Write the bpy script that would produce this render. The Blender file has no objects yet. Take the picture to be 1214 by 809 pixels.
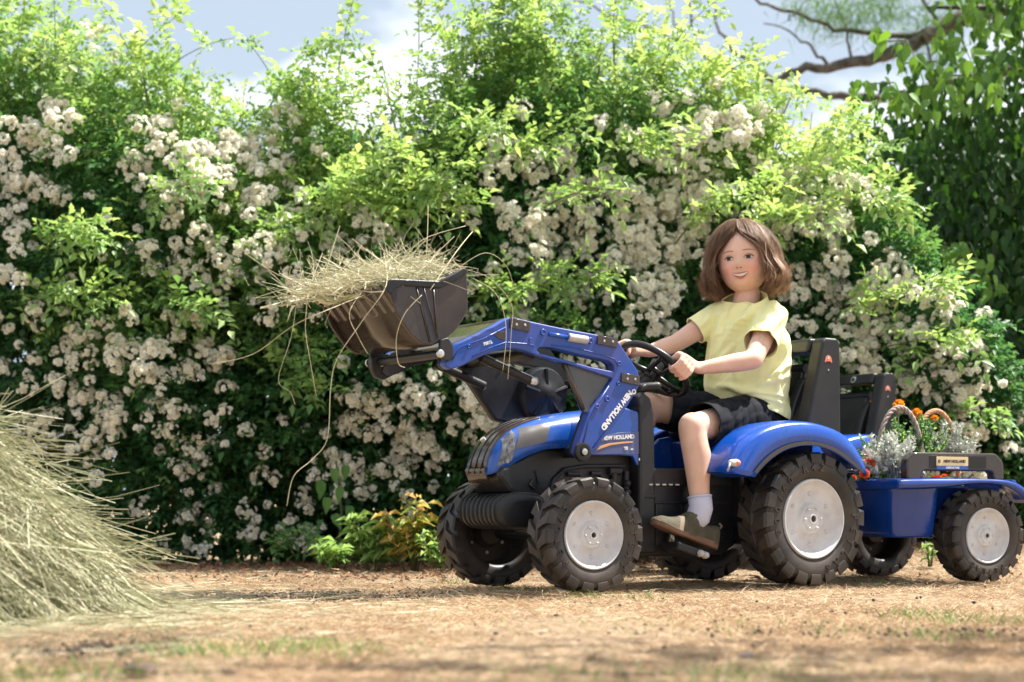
import bpy, bmesh, math, random
import numpy as np
from mathutils import Vector, Matrix
rnd = random.Random(7)
rng = np.random.default_rng(7)
R = math.radians
sc = bpy.context.scene
C = sc.collection

# ------------------------------------------------------------------ camera, sky, sun, exposure
F, CX, HY, CH = 2174.0, 607.0, 592.0, 0.255      # focal length in photo pixels, centre, horizon row, camera height
cam_d = bpy.data.cameras.new('camera'); cam = bpy.data.objects.new('camera', cam_d); C.objects.link(cam)
cam.location = (0, 0, CH); cam.rotation_euler = (R(90), 0, 0)
cam_d.sensor_width = 36; cam_d.lens = F / 1214 * 36; cam_d.shift_y = (HY - 404.5) / 1214
cam_d.clip_end = 500; cam_d.dof.use_dof = True; cam_d.dof.focus_distance = 5.25; cam_d.dof.aperture_fstop = 3.2
sc.camera = cam
SUN_EL, SUN_DIR = 60, (0.85, 0.33)                # sun high, behind the hedge and to the right
world = bpy.data.worlds.new('World'); sc.world = world; world.use_nodes = True
nt = world.node_tree; nt.nodes.clear()
def nn(nt, t, **k):
    n = nt.nodes.new(t)
    for a, b in k.items(): setattr(n, a, b)
    return n
wo = nn(nt, 'ShaderNodeOutputWorld'); bg = nn(nt, 'ShaderNodeBackground'); sky = nn(nt, 'ShaderNodeTexSky')
sky.sky_type = 'NISHITA'; sky.sun_disc = False; sky.sun_elevation = R(SUN_EL)
sky.sun_rotation = math.atan2(SUN_DIR[0], SUN_DIR[1]); sky.dust_density = 2.0; sky.air_density = 1.0
bg.inputs['Strength'].default_value = 0.145
tc = nn(nt, 'ShaderNodeTexCoord'); mp = nn(nt, 'ShaderNodeMapping'); mp.inputs['Scale'].default_value = (1, 1, 2.2)
mp.inputs['Location'].default_value = (2.2, 1.7, 0.6)
no = nn(nt, 'ShaderNodeTexNoise'); no.inputs['Scale'].default_value = 5.5; no.inputs['Detail'].default_value = 5; no.inputs['Roughness'].default_value = .52
cr = nn(nt, 'ShaderNodeValToRGB'); cr.color_ramp.elements[0].position = .45; cr.color_ramp.elements[1].position = .61
mx = nn(nt, 'ShaderNodeMix', data_type='RGBA'); mx.inputs[7].default_value = (4.2, 4.25, 4.4, 1)
hz = nn(nt, 'ShaderNodeMix', data_type='RGBA'); hz.inputs[0].default_value = .90; hz.inputs[7].default_value = (1.40, 1.62, 1.88, 1)
L = nt.links.new
L(tc.outputs['Generated'], mp.inputs[0]); L(mp.outputs[0], no.inputs['Vector']); L(no.outputs['Fac'], cr.inputs[0])
L(sky.outputs[0], hz.inputs[6]); L(hz.outputs[2], mx.inputs[6]); L(cr.outputs[0], mx.inputs[0]); L(mx.outputs[2], bg.inputs[0]); L(bg.outputs[0], wo.inputs[0])
sun_d = bpy.data.lights.new('sun', 'SUN'); sun_d.energy = 4.6; sun_d.angle = R(.5); sun_d.color = (1, .95, .87)
sun = bpy.data.objects.new('sun', sun_d); C.objects.link(sun)
e = R(SUN_EL); hn = math.hypot(*SUN_DIR)
sv = Vector((SUN_DIR[0] / hn * math.cos(e), SUN_DIR[1] / hn * math.cos(e), math.sin(e)))
sun.rotation_euler = sv.to_track_quat('Z', 'Y').to_euler()
sc.view_settings.view_transform = 'Standard'; sc.view_settings.look = 'None'; sc.view_settings.gamma = 1
sc.view_settings.exposure = 1.52

# ------------------------------------------------------------------ helpers
def W3(px, py, Y): return Vector(((px - CX) / F * Y, Y, CH + (HY - py) / F * Y))
class Frame:
    """a standing vehicle: origin on the ground, x forward, y to its left side"""
    def __init__(s, O, th):
        t = R(th); s.O = O; s.h = (-math.cos(t), -math.sin(t)); s.n = (math.sin(t), -math.cos(t)); s.rot = math.pi + t
    def P(s, px, py, yl):
        O, h, n = s.O, s.h, s.n; k = (px - CX) / F
        x = (k * (O[1] + yl * n[1]) - O[0] - yl * n[0]) / (h[0] - k * h[1])
        Y = O[1] + x * h[1] + yl * n[1]
        return Vector((x, yl, CH + (HY - py) / F * Y))
    def W(s, v):
        return Vector((s.O[0] + v[0] * s.h[0] + v[1] * s.n[0], s.O[1] + v[0] * s.h[1] + v[1] * s.n[1], v[2]))
    def PW(s, px, py, yl): return s.W(s.P(px, py, yl))
def tag(o, label=None, cat=None, group=None, kind=None):
    if label: o['label'] = label
    if cat: o['category'] = cat
    if group: o['group'] = group
    if kind: o['kind'] = kind
    return o
def empty(name, loc=(0, 0, 0), rz=0, scale=1):
    o = bpy.data.objects.new(name, None); C.objects.link(o); o.location = loc; o.rotation_euler = (0, 0, rz); o.scale = (scale,) * 3
    o.empty_display_size = .1
    return o
def link(name, me, mat=None, parent=None):
    o = bpy.data.objects.new(name, me); C.objects.link(o)
    if mat is not None and not me.materials:
        for m in (mat if isinstance(mat, (list, tuple)) else [mat]): me.materials.append(m)
    if parent is not None: o.parent = parent
    return o
def npmesh(name, V, Fc, tint=None, smooth=False, mi=None):
    """mesh from numpy verts (n,3) and faces (m,k)"""
    me = bpy.data.meshes.new(name); V = np.asarray(V, np.float32); Fc = np.asarray(Fc, np.int32); k = Fc.shape[1]
    me.vertices.add(len(V)); me.vertices.foreach_set('co', V.ravel())
    me.loops.add(Fc.size); me.loops.foreach_set('vertex_index', Fc.ravel())
    me.polygons.add(len(Fc)); me.polygons.foreach_set('loop_start', np.arange(0, Fc.size, k, dtype=np.int32))
    me.polygons.foreach_set('loop_total', np.full(len(Fc), k, np.int32))
    if smooth: me.polygons.foreach_set('use_smooth', np.ones(len(Fc), bool))
    if mi is not None: me.polygons.foreach_set('material_index', np.asarray(mi, np.int32))
    me.update(calc_edges=True)
    if tint is not None:
        a = me.attributes.new('tint', 'FLOAT', 'POINT'); a.data.foreach_set('value', np.asarray(tint, np.float32))
    return me
class MB:
    def __init__(s): s.v = []; s.f = []
    def add(s, v, f):
        b = len(s.v); s.v += [tuple(p) for p in v]; s.f += [tuple(i + b for i in q) for q in f]; return s
    def box(s, c, h, M=None):
        v = [Vector((x * h[0], y * h[1], z * h[2])) for x in (-1, 1) for y in (-1, 1) for z in (-1, 1)]
        if M is not None: v = [M @ p for p in v]
        v = [p + Vector(c) for p in v]
        return s.add(v, [(0, 1, 3, 2), (4, 6, 7, 5), (0, 4, 5, 1), (2, 3, 7, 6), (0, 2, 6, 4), (1, 5, 7, 3)])
    def prism(s, pts, y0, y1):
        n = len(pts); v = [(p[0], y0, p[-1]) for p in pts] + [(p[0], y1, p[-1]) for p in pts]
        return s.add(v, [tuple(range(n)), tuple(range(2 * n - 1, n - 1, -1))] + [(i, i + n, (i + 1) % n + n, (i + 1) % n) for i in range(n)])
    def tube(s, pts, r, n=8, caps=True, closed=False):
        pts = [Vector(p) for p in pts]; m = len(pts); rs = r if isinstance(r, (list, tuple)) else [r] * m
        v = []; up = None
        for i, p in enumerate(pts):
            if closed: t = (pts[(i + 1) % m] - pts[i - 1])
            else: t = pts[min(i + 1, m - 1)] - pts[max(i - 1, 0)]
            t.normalize()
            if up is None:
                up = t.orthogonal().normalized()
            up = (up - t * up.dot(t)).normalized(); sd = t.cross(up)
            for k in range(n):
                a = 2 * math.pi * k / n; v.append(p + (up * math.cos(a) + sd * math.sin(a)) * rs[i])
        f = []
        for i in range(m if closed else m - 1):
            j = (i + 1) % m
            for k in range(n): f.append((i * n + k, i * n + (k + 1) % n, j * n + (k + 1) % n, j * n + k))
        if caps and not closed: f += [tuple(range(n - 1, -1, -1)), tuple(range((m - 1) * n, m * n))]
        return s.add(v, f)
    def cap(s, p0, p1, r0, r1, n=14, k=5):
        """tapered capsule"""
        p0, p1 = Vector(p0), Vector(p1); d = p1 - p0
        if d.length < 1e-6: d = Vector((0, 0, 1e-6))
        d.normalize(); pts = []; rs = []
        for i in range(k + 1):
            a = math.pi / 2 * (1 - i / k); pts.append(p0 - d * r0 * math.sin(a)); rs.append(max(r0 * math.cos(a), 1e-5))
        for i in range(k + 1):
            a = math.pi / 2 * (i / k); pts.append(p1 + d * r1 * math.sin(a)); rs.append(max(r1 * math.cos(a), 1e-5))
        up = d.orthogonal().normalized(); sd = d.cross(up); v = []
        for p, r in zip(pts, rs):
            for q in range(n):
                a = 2 * math.pi * q / n; v.append(p + (up * math.cos(a) + sd * math.sin(a)) * r)
        m = len(pts); f = []
        for i in range(m - 1):
            for q in range(n): f.append((i * n + q, i * n + (q + 1) % n, (i + 1) * n + (q + 1) % n, (i + 1) * n + q))
        f += [tuple(range(n - 1, -1, -1)), tuple(range((m - 1) * n, m * n))]
        return s.add(v, f)
    def lathe(s, prof, c=(0, 0, 0), n=32, axis='y'):
        """prof: (r, y) pairs, around the y axis"""
        v = []
        for r, y in prof:
            for k in range(n):
                a = 2 * math.pi * k / n
                p = (r * math.cos(a), y, r * math.sin(a)) if axis == 'y' else (r * math.cos(a), r * math.sin(a), y)
                v.append((p[0] + c[0], p[1] + c[1], p[2] + c[2]))
        f = []
        for i in range(len(prof) - 1):
            for k in range(n): f.append((i * n + k, i * n + (k + 1) % n, (i + 1) * n + (k + 1) % n, (i + 1) * n + k))
        return s.add(v, f)
    def grid(s, rows, closed=False):
        m = len(rows); n = len(rows[0]); v = [p for r in rows for p in r]; f = []
        for i in range(m - 1):
            for k in range(n if closed else n - 1): f.append((i * n + k, i * n + (k + 1) % n, (i + 1) * n + (k + 1) % n, (i + 1) * n + k))
        return s.add(v, f)
    def mesh(s, name, smooth=False, fix=True):
        me = bpy.data.meshes.new(name); me.from_pydata(s.v, [], s.f)
        if fix:
            b = bmesh.new(); b.from_mesh(me); bmesh.ops.recalc_face_normals(b, faces=b.faces); b.to_mesh(me); b.free()
        if smooth: me.polygons.foreach_set('use_smooth', [True] * len(me.polygons))
        return me
    def build(s, name, mat, parent=None, smooth=False, bevel=0, sub=0, auto=None, seg=2):
        o = link(name, s.mesh(name, smooth), mat, parent)
        if bevel:
            m = o.modifiers.new('b', 'BEVEL'); m.width = bevel; m.segments = seg; m.limit_method = 'ANGLE'; m.angle_limit = R(38); m.harden_normals = False
        if sub:
            m = o.modifiers.new('s', 'SUBSURF'); m.levels = sub; m.render_levels = sub
        if smooth and auto:
            shade_by_angle(o.data, auto)
        return o
def shade_by_angle(me, deg=35):
    b = bmesh.new(); b.from_mesh(me)
    for ed in b.edges:
        if len(ed.link_faces) == 2 and ed.calc_face_angle(0) > R(deg): ed.smooth = False
    for f in b.faces: f.smooth = True
    b.to_mesh(me); b.free()
def eval_mesh(o, name):
    dg = bpy.context.evaluated_depsgraph_get(); dg.update()
    me = bpy.data.meshes.new_from_object(o.evaluated_get(dg), depsgraph=dg); me.name = name
    bpy.data.objects.remove(o); return me
def plate(name, loops, yc, th, mat, parent, bevel=.003):
    """flat plate in the x-z plane with holes and a rounded edge"""
    cu = bpy.data.curves.new('c', 'CURVE'); cu.dimensions = '2D'; cu.fill_mode = 'BOTH'; cu.extrude = max(th / 2 - bevel, .0002); cu.bevel_depth = bevel; cu.bevel_resolution = 2
    cu.offset = -bevel
    for lp in loops:
        sp = cu.splines.new('POLY'); sp.points.add(len(lp) - 1); sp.use_cyclic_u = True
        for i, p in enumerate(lp): sp.points[i].co = (p[0], p[-1], 0, 1)
    o = bpy.data.objects.new('c', cu); C.objects.link(o); me = eval_mesh(o, name)
    me.transform(Matrix.Translation((0, yc, 0)) @ Matrix.Rotation(R(90), 4, 'X'))
    return link(name, me, mat, parent)
def round_poly(pts, r, k=4):
    out = []; n = len(pts)
    for i in range(n):
        p = Vector((pts[i][0], pts[i][-1])); a = Vector((pts[i - 1][0], pts[i - 1][-1])) - p; b = Vector((pts[(i + 1) % n][0], pts[(i + 1) % n][-1])) - p
        ra = min(r, a.length * .45); rb = min(r, b.length * .45); a.normalize(); b.normalize()
        for j in range(k + 1):
            t = j / k; q = (p + a * ra) * (1 - t) ** 2 + p * 2 * t * (1 - t) + (p + b * rb) * t * t
            out.append((q.x, q.y))
    return out
def text(name, s, M, size, mat, parent, ext=.001, off=0.0, sx=1):
    cu = bpy.data.curves.new('t', 'FONT'); cu.body = s; cu.size = size; cu.extrude = ext; cu.offset = off; cu.align_x = 'CENTER'; cu.align_y = 'CENTER'; cu.resolution_u = 3
    o = bpy.data.objects.new('t', cu); C.objects.link(o); me = eval_mesh(o, name)
    me.transform(M @ Matrix.Diagonal((sx, 1, 1, 1)))
    if name is None: return me
    return link(name, me, mat, parent)
def basis(o, x, y):
    x = Vector(x).normalized(); z = x.cross(Vector(y)).normalized(); y = z.cross(x)
    M = Matrix((x, y, z)).transposed().to_4x4(); M.translation = Vector(o); return M
def noise2(a, b, seed=0, oct=4, base=1.0):
    r = np.random.default_rng(seed); out = 0; amp = 1; f = base
    for _ in range(oct):
        for _ in range(3):
            th = r.uniform(0, 6.28); ph = r.uniform(0, 6.28); out = out + amp / 3 * np.sin(f * (a * np.cos(th) + b * np.sin(th)) * r.uniform(.8, 1.3) + ph)
        amp *= .55; f *= 2.1
    return out
def sstep(x): x = np.clip(x, 0, 1); return x * x * (3 - 2 * x)
def gz(X, Y):
    return .085 * sstep((np.asarray(Y) - 5.9) / 1.1) * sstep((np.asarray(X) - .2) / 1.1)

# ------------------------------------------------------------------ materials
def mat(name, col, rough=.5, metal=0, coat=0, spec=.5, var=0, vscale=8, bump=0, bscale=60, col2=None, sub=0, bdist=.004, rvar=0):
    m = bpy.data.materials.new(name); m.use_nodes = True; nt = m.node_tree; p = nt.nodes['Principled BSDF']
    p.inputs['Roughness'].default_value = rough; p.inputs['Metallic'].default_value = metal; p.inputs['Specular IOR Level'].default_value = spec
    p.inputs['Base Color'].default_value = (*col, 1); p.inputs['Coat Weight'].default_value = coat; p.inputs['Coat Roughness'].default_value = .12
    if sub:
        p.inputs['Subsurface Weight'].default_value = sub; p.inputs['Subsurface Radius'].default_value = (1, .35, .2); p.inputs['Subsurface Scale'].default_value = .012
    t = nt.nodes.new('ShaderNodeTexCoord')
    if var or col2 or rvar:
        n = nt.nodes.new('ShaderNodeTexNoise'); n.inputs['Scale'].default_value = vscale; n.inputs['Detail'].default_value = 6; n.inputs['Roughness'].default_value = .6
        nt.links.new(t.outputs['Object'], n.inputs['Vector'])
        r = nt.nodes.new('ShaderNodeValToRGB'); r.color_ramp.elements[0].position = .38; r.color_ramp.elements[1].position = .66
        c2 = col2 if col2 else tuple(min(1, c * (1 + var)) for c in col); c1 = col if col2 else tuple(c * (1 - var) for c in col)
        r.color_ramp.elements[0].color = (*c1, 1); r.color_ramp.elements[1].color = (*c2, 1)
        nt.links.new(n.outputs['Fac'], r.inputs[0])
        if var or col2: nt.links.new(r.outputs[0], p.inputs['Base Color'])
        if rvar:
            mr = nt.nodes.new('ShaderNodeMapRange'); mr.inputs[1].default_value = .3; mr.inputs[2].default_value = .7
            mr.inputs[3].default_value = rough - rvar; mr.inputs[4].default_value = rough + rvar
            nt.links.new(n.outputs['Fac'], mr.inputs[0]); nt.links.new(mr.outputs[0], p.inputs['Roughness'])
    if bump:
        n2 = nt.nodes.new('ShaderNodeTexNoise'); n2.inputs['Scale'].default_value = bscale; n2.inputs['Detail'].default_value = 5
        b = nt.nodes.new('ShaderNodeBump'); b.inputs['Strength'].default_value = bump; b.inputs['Distance'].default_value = bdist
        nt.links.new(t.outputs['Object'], n2.inputs['Vector']); nt.links.new(n2.outputs['Fac'], b.inputs['Height']); nt.links.new(b.outputs[0], p.inputs['Normal'])
    return m
def tint_mat(name, stops, rough=.5, trans=.0, tcol=(1, 1, 1), spec=.4):
    """colour by the per-piece tint attribute, with light let through"""
    m = bpy.data.materials.new(name); m.use_nodes = True; nt = m.node_tree; p = nt.nodes['Principled BSDF']; out = nt.nodes['Material Output']
    a = nt.nodes.new('ShaderNodeAttribute'); a.attribute_name = 'tint'
    r = nt.nodes.new('ShaderNodeValToRGB'); el = r.color_ramp.elements
    el[0].position = stops[0][0]; el[0].color = (*stops[0][1], 1); el[1].position = stops[-1][0]; el[1].color = (*stops[-1][1], 1)
    for q in stops[1:-1]:
        x = el.new(q[0]); x.color = (*q[1], 1)
    nt.links.new(a.outputs['Fac'], r.inputs[0]); nt.links.new(r.outputs[0], p.inputs['Base Color'])
    p.inputs['Roughness'].default_value = rough; p.inputs['Specular IOR Level'].default_value = spec
    if trans:
        tr = nt.nodes.new('ShaderNodeBsdfTranslucent'); mu = nt.nodes.new('ShaderNodeMix'); mu.data_type = 'RGBA'; mu.blend_type = 'MULTIPLY'
        mu.inputs[0].default_value = 1; mu.inputs[7].default_value = (*tcol, 1)
        nt.links.new(r.outputs[0], mu.inputs[6]); nt.links.new(mu.outputs[2], tr.inputs[0])
        ms = nt.nodes.new('ShaderNodeMixShader'); ms.inputs[0].default_value = trans
        nt.links.new(p.outputs[0], ms.inputs[1]); nt.links.new(tr.outputs[0], ms.inputs[2]); nt.links.new(ms.outputs[0], out.inputs[0])
    return m
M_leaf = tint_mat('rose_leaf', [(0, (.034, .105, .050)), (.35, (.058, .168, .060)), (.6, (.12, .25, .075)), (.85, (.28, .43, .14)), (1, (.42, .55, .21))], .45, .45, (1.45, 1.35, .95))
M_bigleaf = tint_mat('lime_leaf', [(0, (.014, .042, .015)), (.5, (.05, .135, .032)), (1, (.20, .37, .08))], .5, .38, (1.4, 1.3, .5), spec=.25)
M_petal = tint_mat('petal', [(0, (.82, .75, .56)), (.35, (.89, .86, .74)), (1, (.92, .91, .86))], .6, .48, (1, .99, .95))
M_stamen = mat('stamen', (.62, .42, .12), .7)
M_bark = mat('bark', (.05, .041, .035), .85, col2=(.17, .145, .12), vscale=25, bump=.8, bscale=80)
M_stem = mat('green_stem', (.07, .12, .03), .6, col2=(.12, .07, .04), vscale=9)
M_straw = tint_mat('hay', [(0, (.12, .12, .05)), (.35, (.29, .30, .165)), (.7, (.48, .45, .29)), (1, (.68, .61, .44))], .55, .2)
M_dry = tint_mat('dry_grass', [(0, (.17, .105, .06)), (.4, (.36, .245, .145)), (.8, (.56, .39, .24)), (1, (.72, .55, .37))], .8, .15)
M_green = tint_mat('green_grass', [(0, (.06, .12, .03)), (1, (.22, .34, .08))], .6, .35)
M_litter = tint_mat('litter', [(0, (.08, .035, .02)), (.5, (.25, .11, .06)), (1, (.42, .25, .16))], .8, .1)

# ------------------------------------------------------------------ vehicle materials
M_blue = mat('blue_plastic', (.004, .060, .37), .27, spec=.55, coat=.25, col2=(.012, .080, .36), vscale=5, rvar=.12, bump=.05, bscale=30)
M_arm = mat('dusty_blue_plastic', (.012, .065, .33), .36, spec=.45, col2=(.050, .068, .27), vscale=9, rvar=.12, bump=.10, bscale=45)
M_navy = mat('deep_blue_plastic', (.002, .036, .23), .24, spec=.5, coat=.4, var=.12, vscale=5, rvar=.08)
M_black = mat('black_plastic', (.009, .010, .013), .40, spec=.38, col2=(.020, .019, .021), vscale=7, rvar=.12, bump=.08, bscale=90)
M_gloss = mat('gloss_black_plastic', (.030, .021, .017), .20, spec=.6, col2=(.055, .038, .030), vscale=6, rvar=.08, bump=.05, bscale=18)
M_tyre = mat('tyre_plastic', (.011, .011, .013), .48, spec=.40, col2=(.062, .049, .039), vscale=7, rvar=.14, bump=.10, bscale=120)
M_disc = mat('wheel_white', (.60, .60, .62), .45, spec=.4, col2=(.47, .45, .45), vscale=14, bump=.04, bscale=40)
M_grey = mat('dark_grey_panel', (.075, .082, .092), .45, var=.15, vscale=9)
M_lightgrey = mat('light_grey', (.42, .40, .38), .35, var=.2, vscale=20)
M_metal = mat('screw_steel', (.55, .55, .55), .32, metal=.9, var=.2, vscale=40)
M_decal = mat('slate_decal', (.075, .10, .24), .35)
M_white = mat('white_print', (.74, .74, .76), .5)
M_orange = mat('orange_print', (.75, .34, .12), .5)
M_cream = mat('cream_print', (.72, .58, .33), .45)
M_lamp = mat('lamp_print', (.22, .22, .24), .25, col2=(.04, .04, .05), vscale=60)
M_head = mat('headlight_print', (.20, .21, .23), .3, col2=(.06, .06, .07), vscale=70)
M_red = mat('salmon_print', (.66, .20, .14), .5)
M_inkblack = mat('black_print', (.02, .02, .03), .5)
M_vent = mat('vent_print', (.085, .078, .080), .4, var=.12, vscale=20)

def make_wheel(parent, c, Rr, w, side, letters, steer=0, teeth=20):
    """side +1: outer face to local +y"""
    root = empty('wheel', c, steer); root.parent = parent
    if side < 0: root.rotation_euler = (0, 0, math.pi + steer)
    mb = MB()
    mb.lathe([(.565 * Rr, .36 * w), (.60 * Rr, .40 * w), (.66 * Rr, .455 * w), (.74 * Rr, .49 * w), (.82 * Rr, .495 * w), (.89 * Rr, .47 * w), (.93 * Rr, .40 * w), (.94 * Rr, .2 * w),
              (.94 * Rr, .06 * w), (.985 * Rr, .045 * w), (.995 * Rr, .02 * w), (.995 * Rr, -.03 * w), (.985 * Rr, -.055 * w), (.94 * Rr, -.07 * w),
              (.94 * Rr, -.2 * w), (.93 * Rr, -.40 * w), (.89 * Rr, -.47 * w), (.82 * Rr, -.495 * w), (.74 * Rr, -.49 * w), (.66 * Rr, -.46 * w), (.62 * Rr, -.42 * w), (.60 * Rr, -.36 * w),
              (.59 * Rr, .0 * w), (.55 * Rr, .22 * w), (.30 * Rr, .24 * w), (.22 * Rr, -.05 * w), (.06 * Rr, -.08 * w), (.0005, -.08 * w)], n=72)
    # lugs: a bar from the sidewall over the shoulder to the centre ring
    for sd in (1, -1):
        for i in range(teeth):
            a0 = 2 * math.pi * (i + (.5 if sd < 0 else 0)) / teeth
            path = [(.83, .493, 0, .33), (.88, .503, 0, .36), (.972, .50, 0, .36), (1.0, .44, .04, .34), (1.0, .26, .24, .25), (1.0, .04, .50, .20)]
            V = []; pit = 2 * math.pi / teeth
            for (rr, yy, sl, hw) in path:
                for q, inn in ((-1, 0), (1, 0), (1, 1), (-1, 1)):
                    ang = a0 - sl * pit * 1.0 + q * hw * pit
                    rr2 = rr - (.09 if inn else 0) if rr > .9 else rr - (.0 if not inn else .0)
                    y2 = yy if not (inn and rr <= .97) else yy - .07
                    if rr <= .97 and not inn: y2 = yy + .012
                    V.append((rr2 * Rr * math.cos(ang), sd * y2 * w, rr2 * Rr * math.sin(ang)))
            fs = []
            for k in range(len(path) - 1):
                for q in range(4): fs.append((k * 4 + q, k * 4 + (q + 1) % 4, (k + 1) * 4 + (q + 1) % 4, (k + 1) * 4 + q))
            fs += [(0, 1, 2, 3), tuple(4 * (len(path) - 1) + q for q in (3, 2, 1, 0))]
            mb.add(V, fs)
    mb.build('tyre', M_tyre, root, smooth=True, auto=32, bevel=.0016, seg=1)
    if side > 0 and letters:
        for s, a_c, arc in letters:
            n = len(s)
            for i, ch in enumerate(s):   # each raised letter by itself
                if ch == ' ': continue
                ang = R(a_c) + R(arc) * ((i + .5) / n - .5)
                o = Vector((.765 * Rr * math.cos(ang), .497 * w, .765 * Rr * math.sin(ang)))
                Mx = basis(o, (-math.sin(ang), 0, math.cos(ang)), (math.cos(ang), 0, math.sin(ang)))
                cu = bpy.data.curves.new('t', 'FONT'); cu.body = ch; cu.size = .155 * Rr; cu.extrude = .0028; cu.align_x = 'CENTER'; cu.align_y = 'CENTER'; cu.resolution_u = 2; cu.offset = .0008
                ob = bpy.data.objects.new('t', cu); C.objects.link(ob); me = eval_mesh(ob, 'x'); me.transform(Mx)
                me.name = 'raised_letter'; link('raised_letter', me, M_tyre, root)
    mb = MB()
    mb.lathe([(.60 * Rr, .37 * w), (.600 * Rr, .425 * w), (.588 * Rr, .455 * w), (.572 * Rr, .455 * w), (.555 * Rr, .40 * w), (.535 * Rr, .38 * w), (.52 * Rr, .33 * w), (.49 * Rr, .30 * w), (.44 * Rr, .285 * w), (.42 * Rr, .27 * w), (.30 * Rr, .27 * w), (.25 * Rr, .28 * w),
              (.215 * Rr, .36 * w), (.19 * Rr, .365 * w), (.165 * Rr, .355 * w), (.15 * Rr, .38 * w), (.075 * Rr, .39 * w), (.07 * Rr, .42 * w), (.052 * Rr, .42 * w), (.048 * Rr, .30 * w), (.0005, .30 * w)], n=56)
    d = mb.build('wheel_disc', M_disc, root, smooth=True, auto=40)
    for i in range(6):
        a = 2 * math.pi * (i + .5) / 6; b = MB()
        b.cap((.38 * Rr * math.cos(a), .26 * w, .38 * Rr * math.sin(a)), (.38 * Rr * math.cos(a), .29 * w, .38 * Rr * math.sin(a)), .042 * Rr, .026 * Rr, 8, 2)
        b.build('wheel_stud', M_disc, root, smooth=True); b = MB()
        b.cap((.155 * Rr * math.cos(a + .5), .37 * w, .155 * Rr * math.sin(a + .5)), (.155 * Rr * math.cos(a + .5), .39 * w, .155 * Rr * math.sin(a + .5)), .030 * Rr, .022 * Rr, 8, 2)
        b.build('hub_stud', M_disc, root, smooth=True)
    a = MB(); a.tube([(0, .25 * w, 0), (0, .405 * w, 0)], .032 * Rr, 10); a.build('axle_end', M_black, root, smooth=True, auto=40)
    return root

HOOD = [(.50, .112, .528, .40), (.56, .113, .523, .39), (.62, .112, .512, .385), (.70, .110, .501, .392), (.76, .108, .492, .398), (.82, .104, .480, .394), (.87, .099, .464, .378), (.91, .092, .447, .358), (.94, .084, .424, .340), (.965, .074, .393, .328), (.980, .062, .360, .322), (.986, .045, .335, .320)]
def hood_at(x):
    xs = [h[0] for h in HOOD]; return [float(np.interp(x, xs, [h[k] for h in HOOD])) for k in (1, 2, 3)]
def hood_y(x, z, off=0):
    w, zt, zb = hood_at(x); zr = min(max((z - zb) / (zt - zb), 0), .999); s = zr ** (1 / .55); return w * math.sqrt(max(1 - s * s, 0)) ** .55 + off
def hood_loft(mb, off, x0, x1, wk=1.0, ymax=None, n=24, zoff=0, nx=26):
    rows = []
    for i in range(nx + 1):
        x = x0 + (x1 - x0) * i / nx; w, zt, zb = hood_at(x); r = []
        for k in range(n + 1):
            a = math.pi * k / n; c = math.cos(a); s = math.sin(a)
            y = (w * wk + off) * math.copysign(abs(c) ** .55, c); z = zb + (zt - zb + off) * abs(s) ** .55
            if ymax is not None:
                y = ymax * math.cos(a); z = zb + (zt - zb) * (max(1 - (abs(y) / w) ** (2 / .55), 0) ** .5) ** .55 + off + zoff
            r.append((x, y, z))
        rows.append(r)
    mb.grid(rows)
def hood_patch(name, quad, mt, parent, off=.0015, side=1, n=10, th=.003):
    """quad: four (x,z) corners projected on the hood's side"""
    q = [Vector(p) for p in quad]; mb = MB(); out = []; inn = []
    for i in range(n + 1):
        r = []; r2 = []
        for k in range(n + 1):
            u, v = i / n, k / n; p = (q[0] * (1 - u) + q[1] * u) * (1 - v) + (q[3] * (1 - u) + q[2] * u) * v
            y = hood_y(p[0], p[1]); r.append((p[0], side * (y + off), p[1])); r2.append((p[0], side * (y - .004), p[1]))
        out.append(r); inn.append(r2)
    mb.grid(out)
    edge = [out[0], [r[-1] for r in out], out[-1][::-1], [r[0] for r in out][::-1]]; e2 = [inn[0], [r[-1] for r in inn], inn[-1][::-1], [r[0] for r in inn][::-1]]
    for a, b in zip(edge, e2): mb.grid([a, b])
    return mb.build(name, mt, parent, smooth=True, auto=40)

def bolt(parent, x, y, z, r=.008, d=1, h=.006):
    m = MB(); m.tube([(x, y - d * .004, z), (x, y + d * h * .7, z), (x, y + d * h, z)], [r, r, r * .75], 12)
    return m.build('bolt', M_metal, parent, smooth=True, auto=40)

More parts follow.
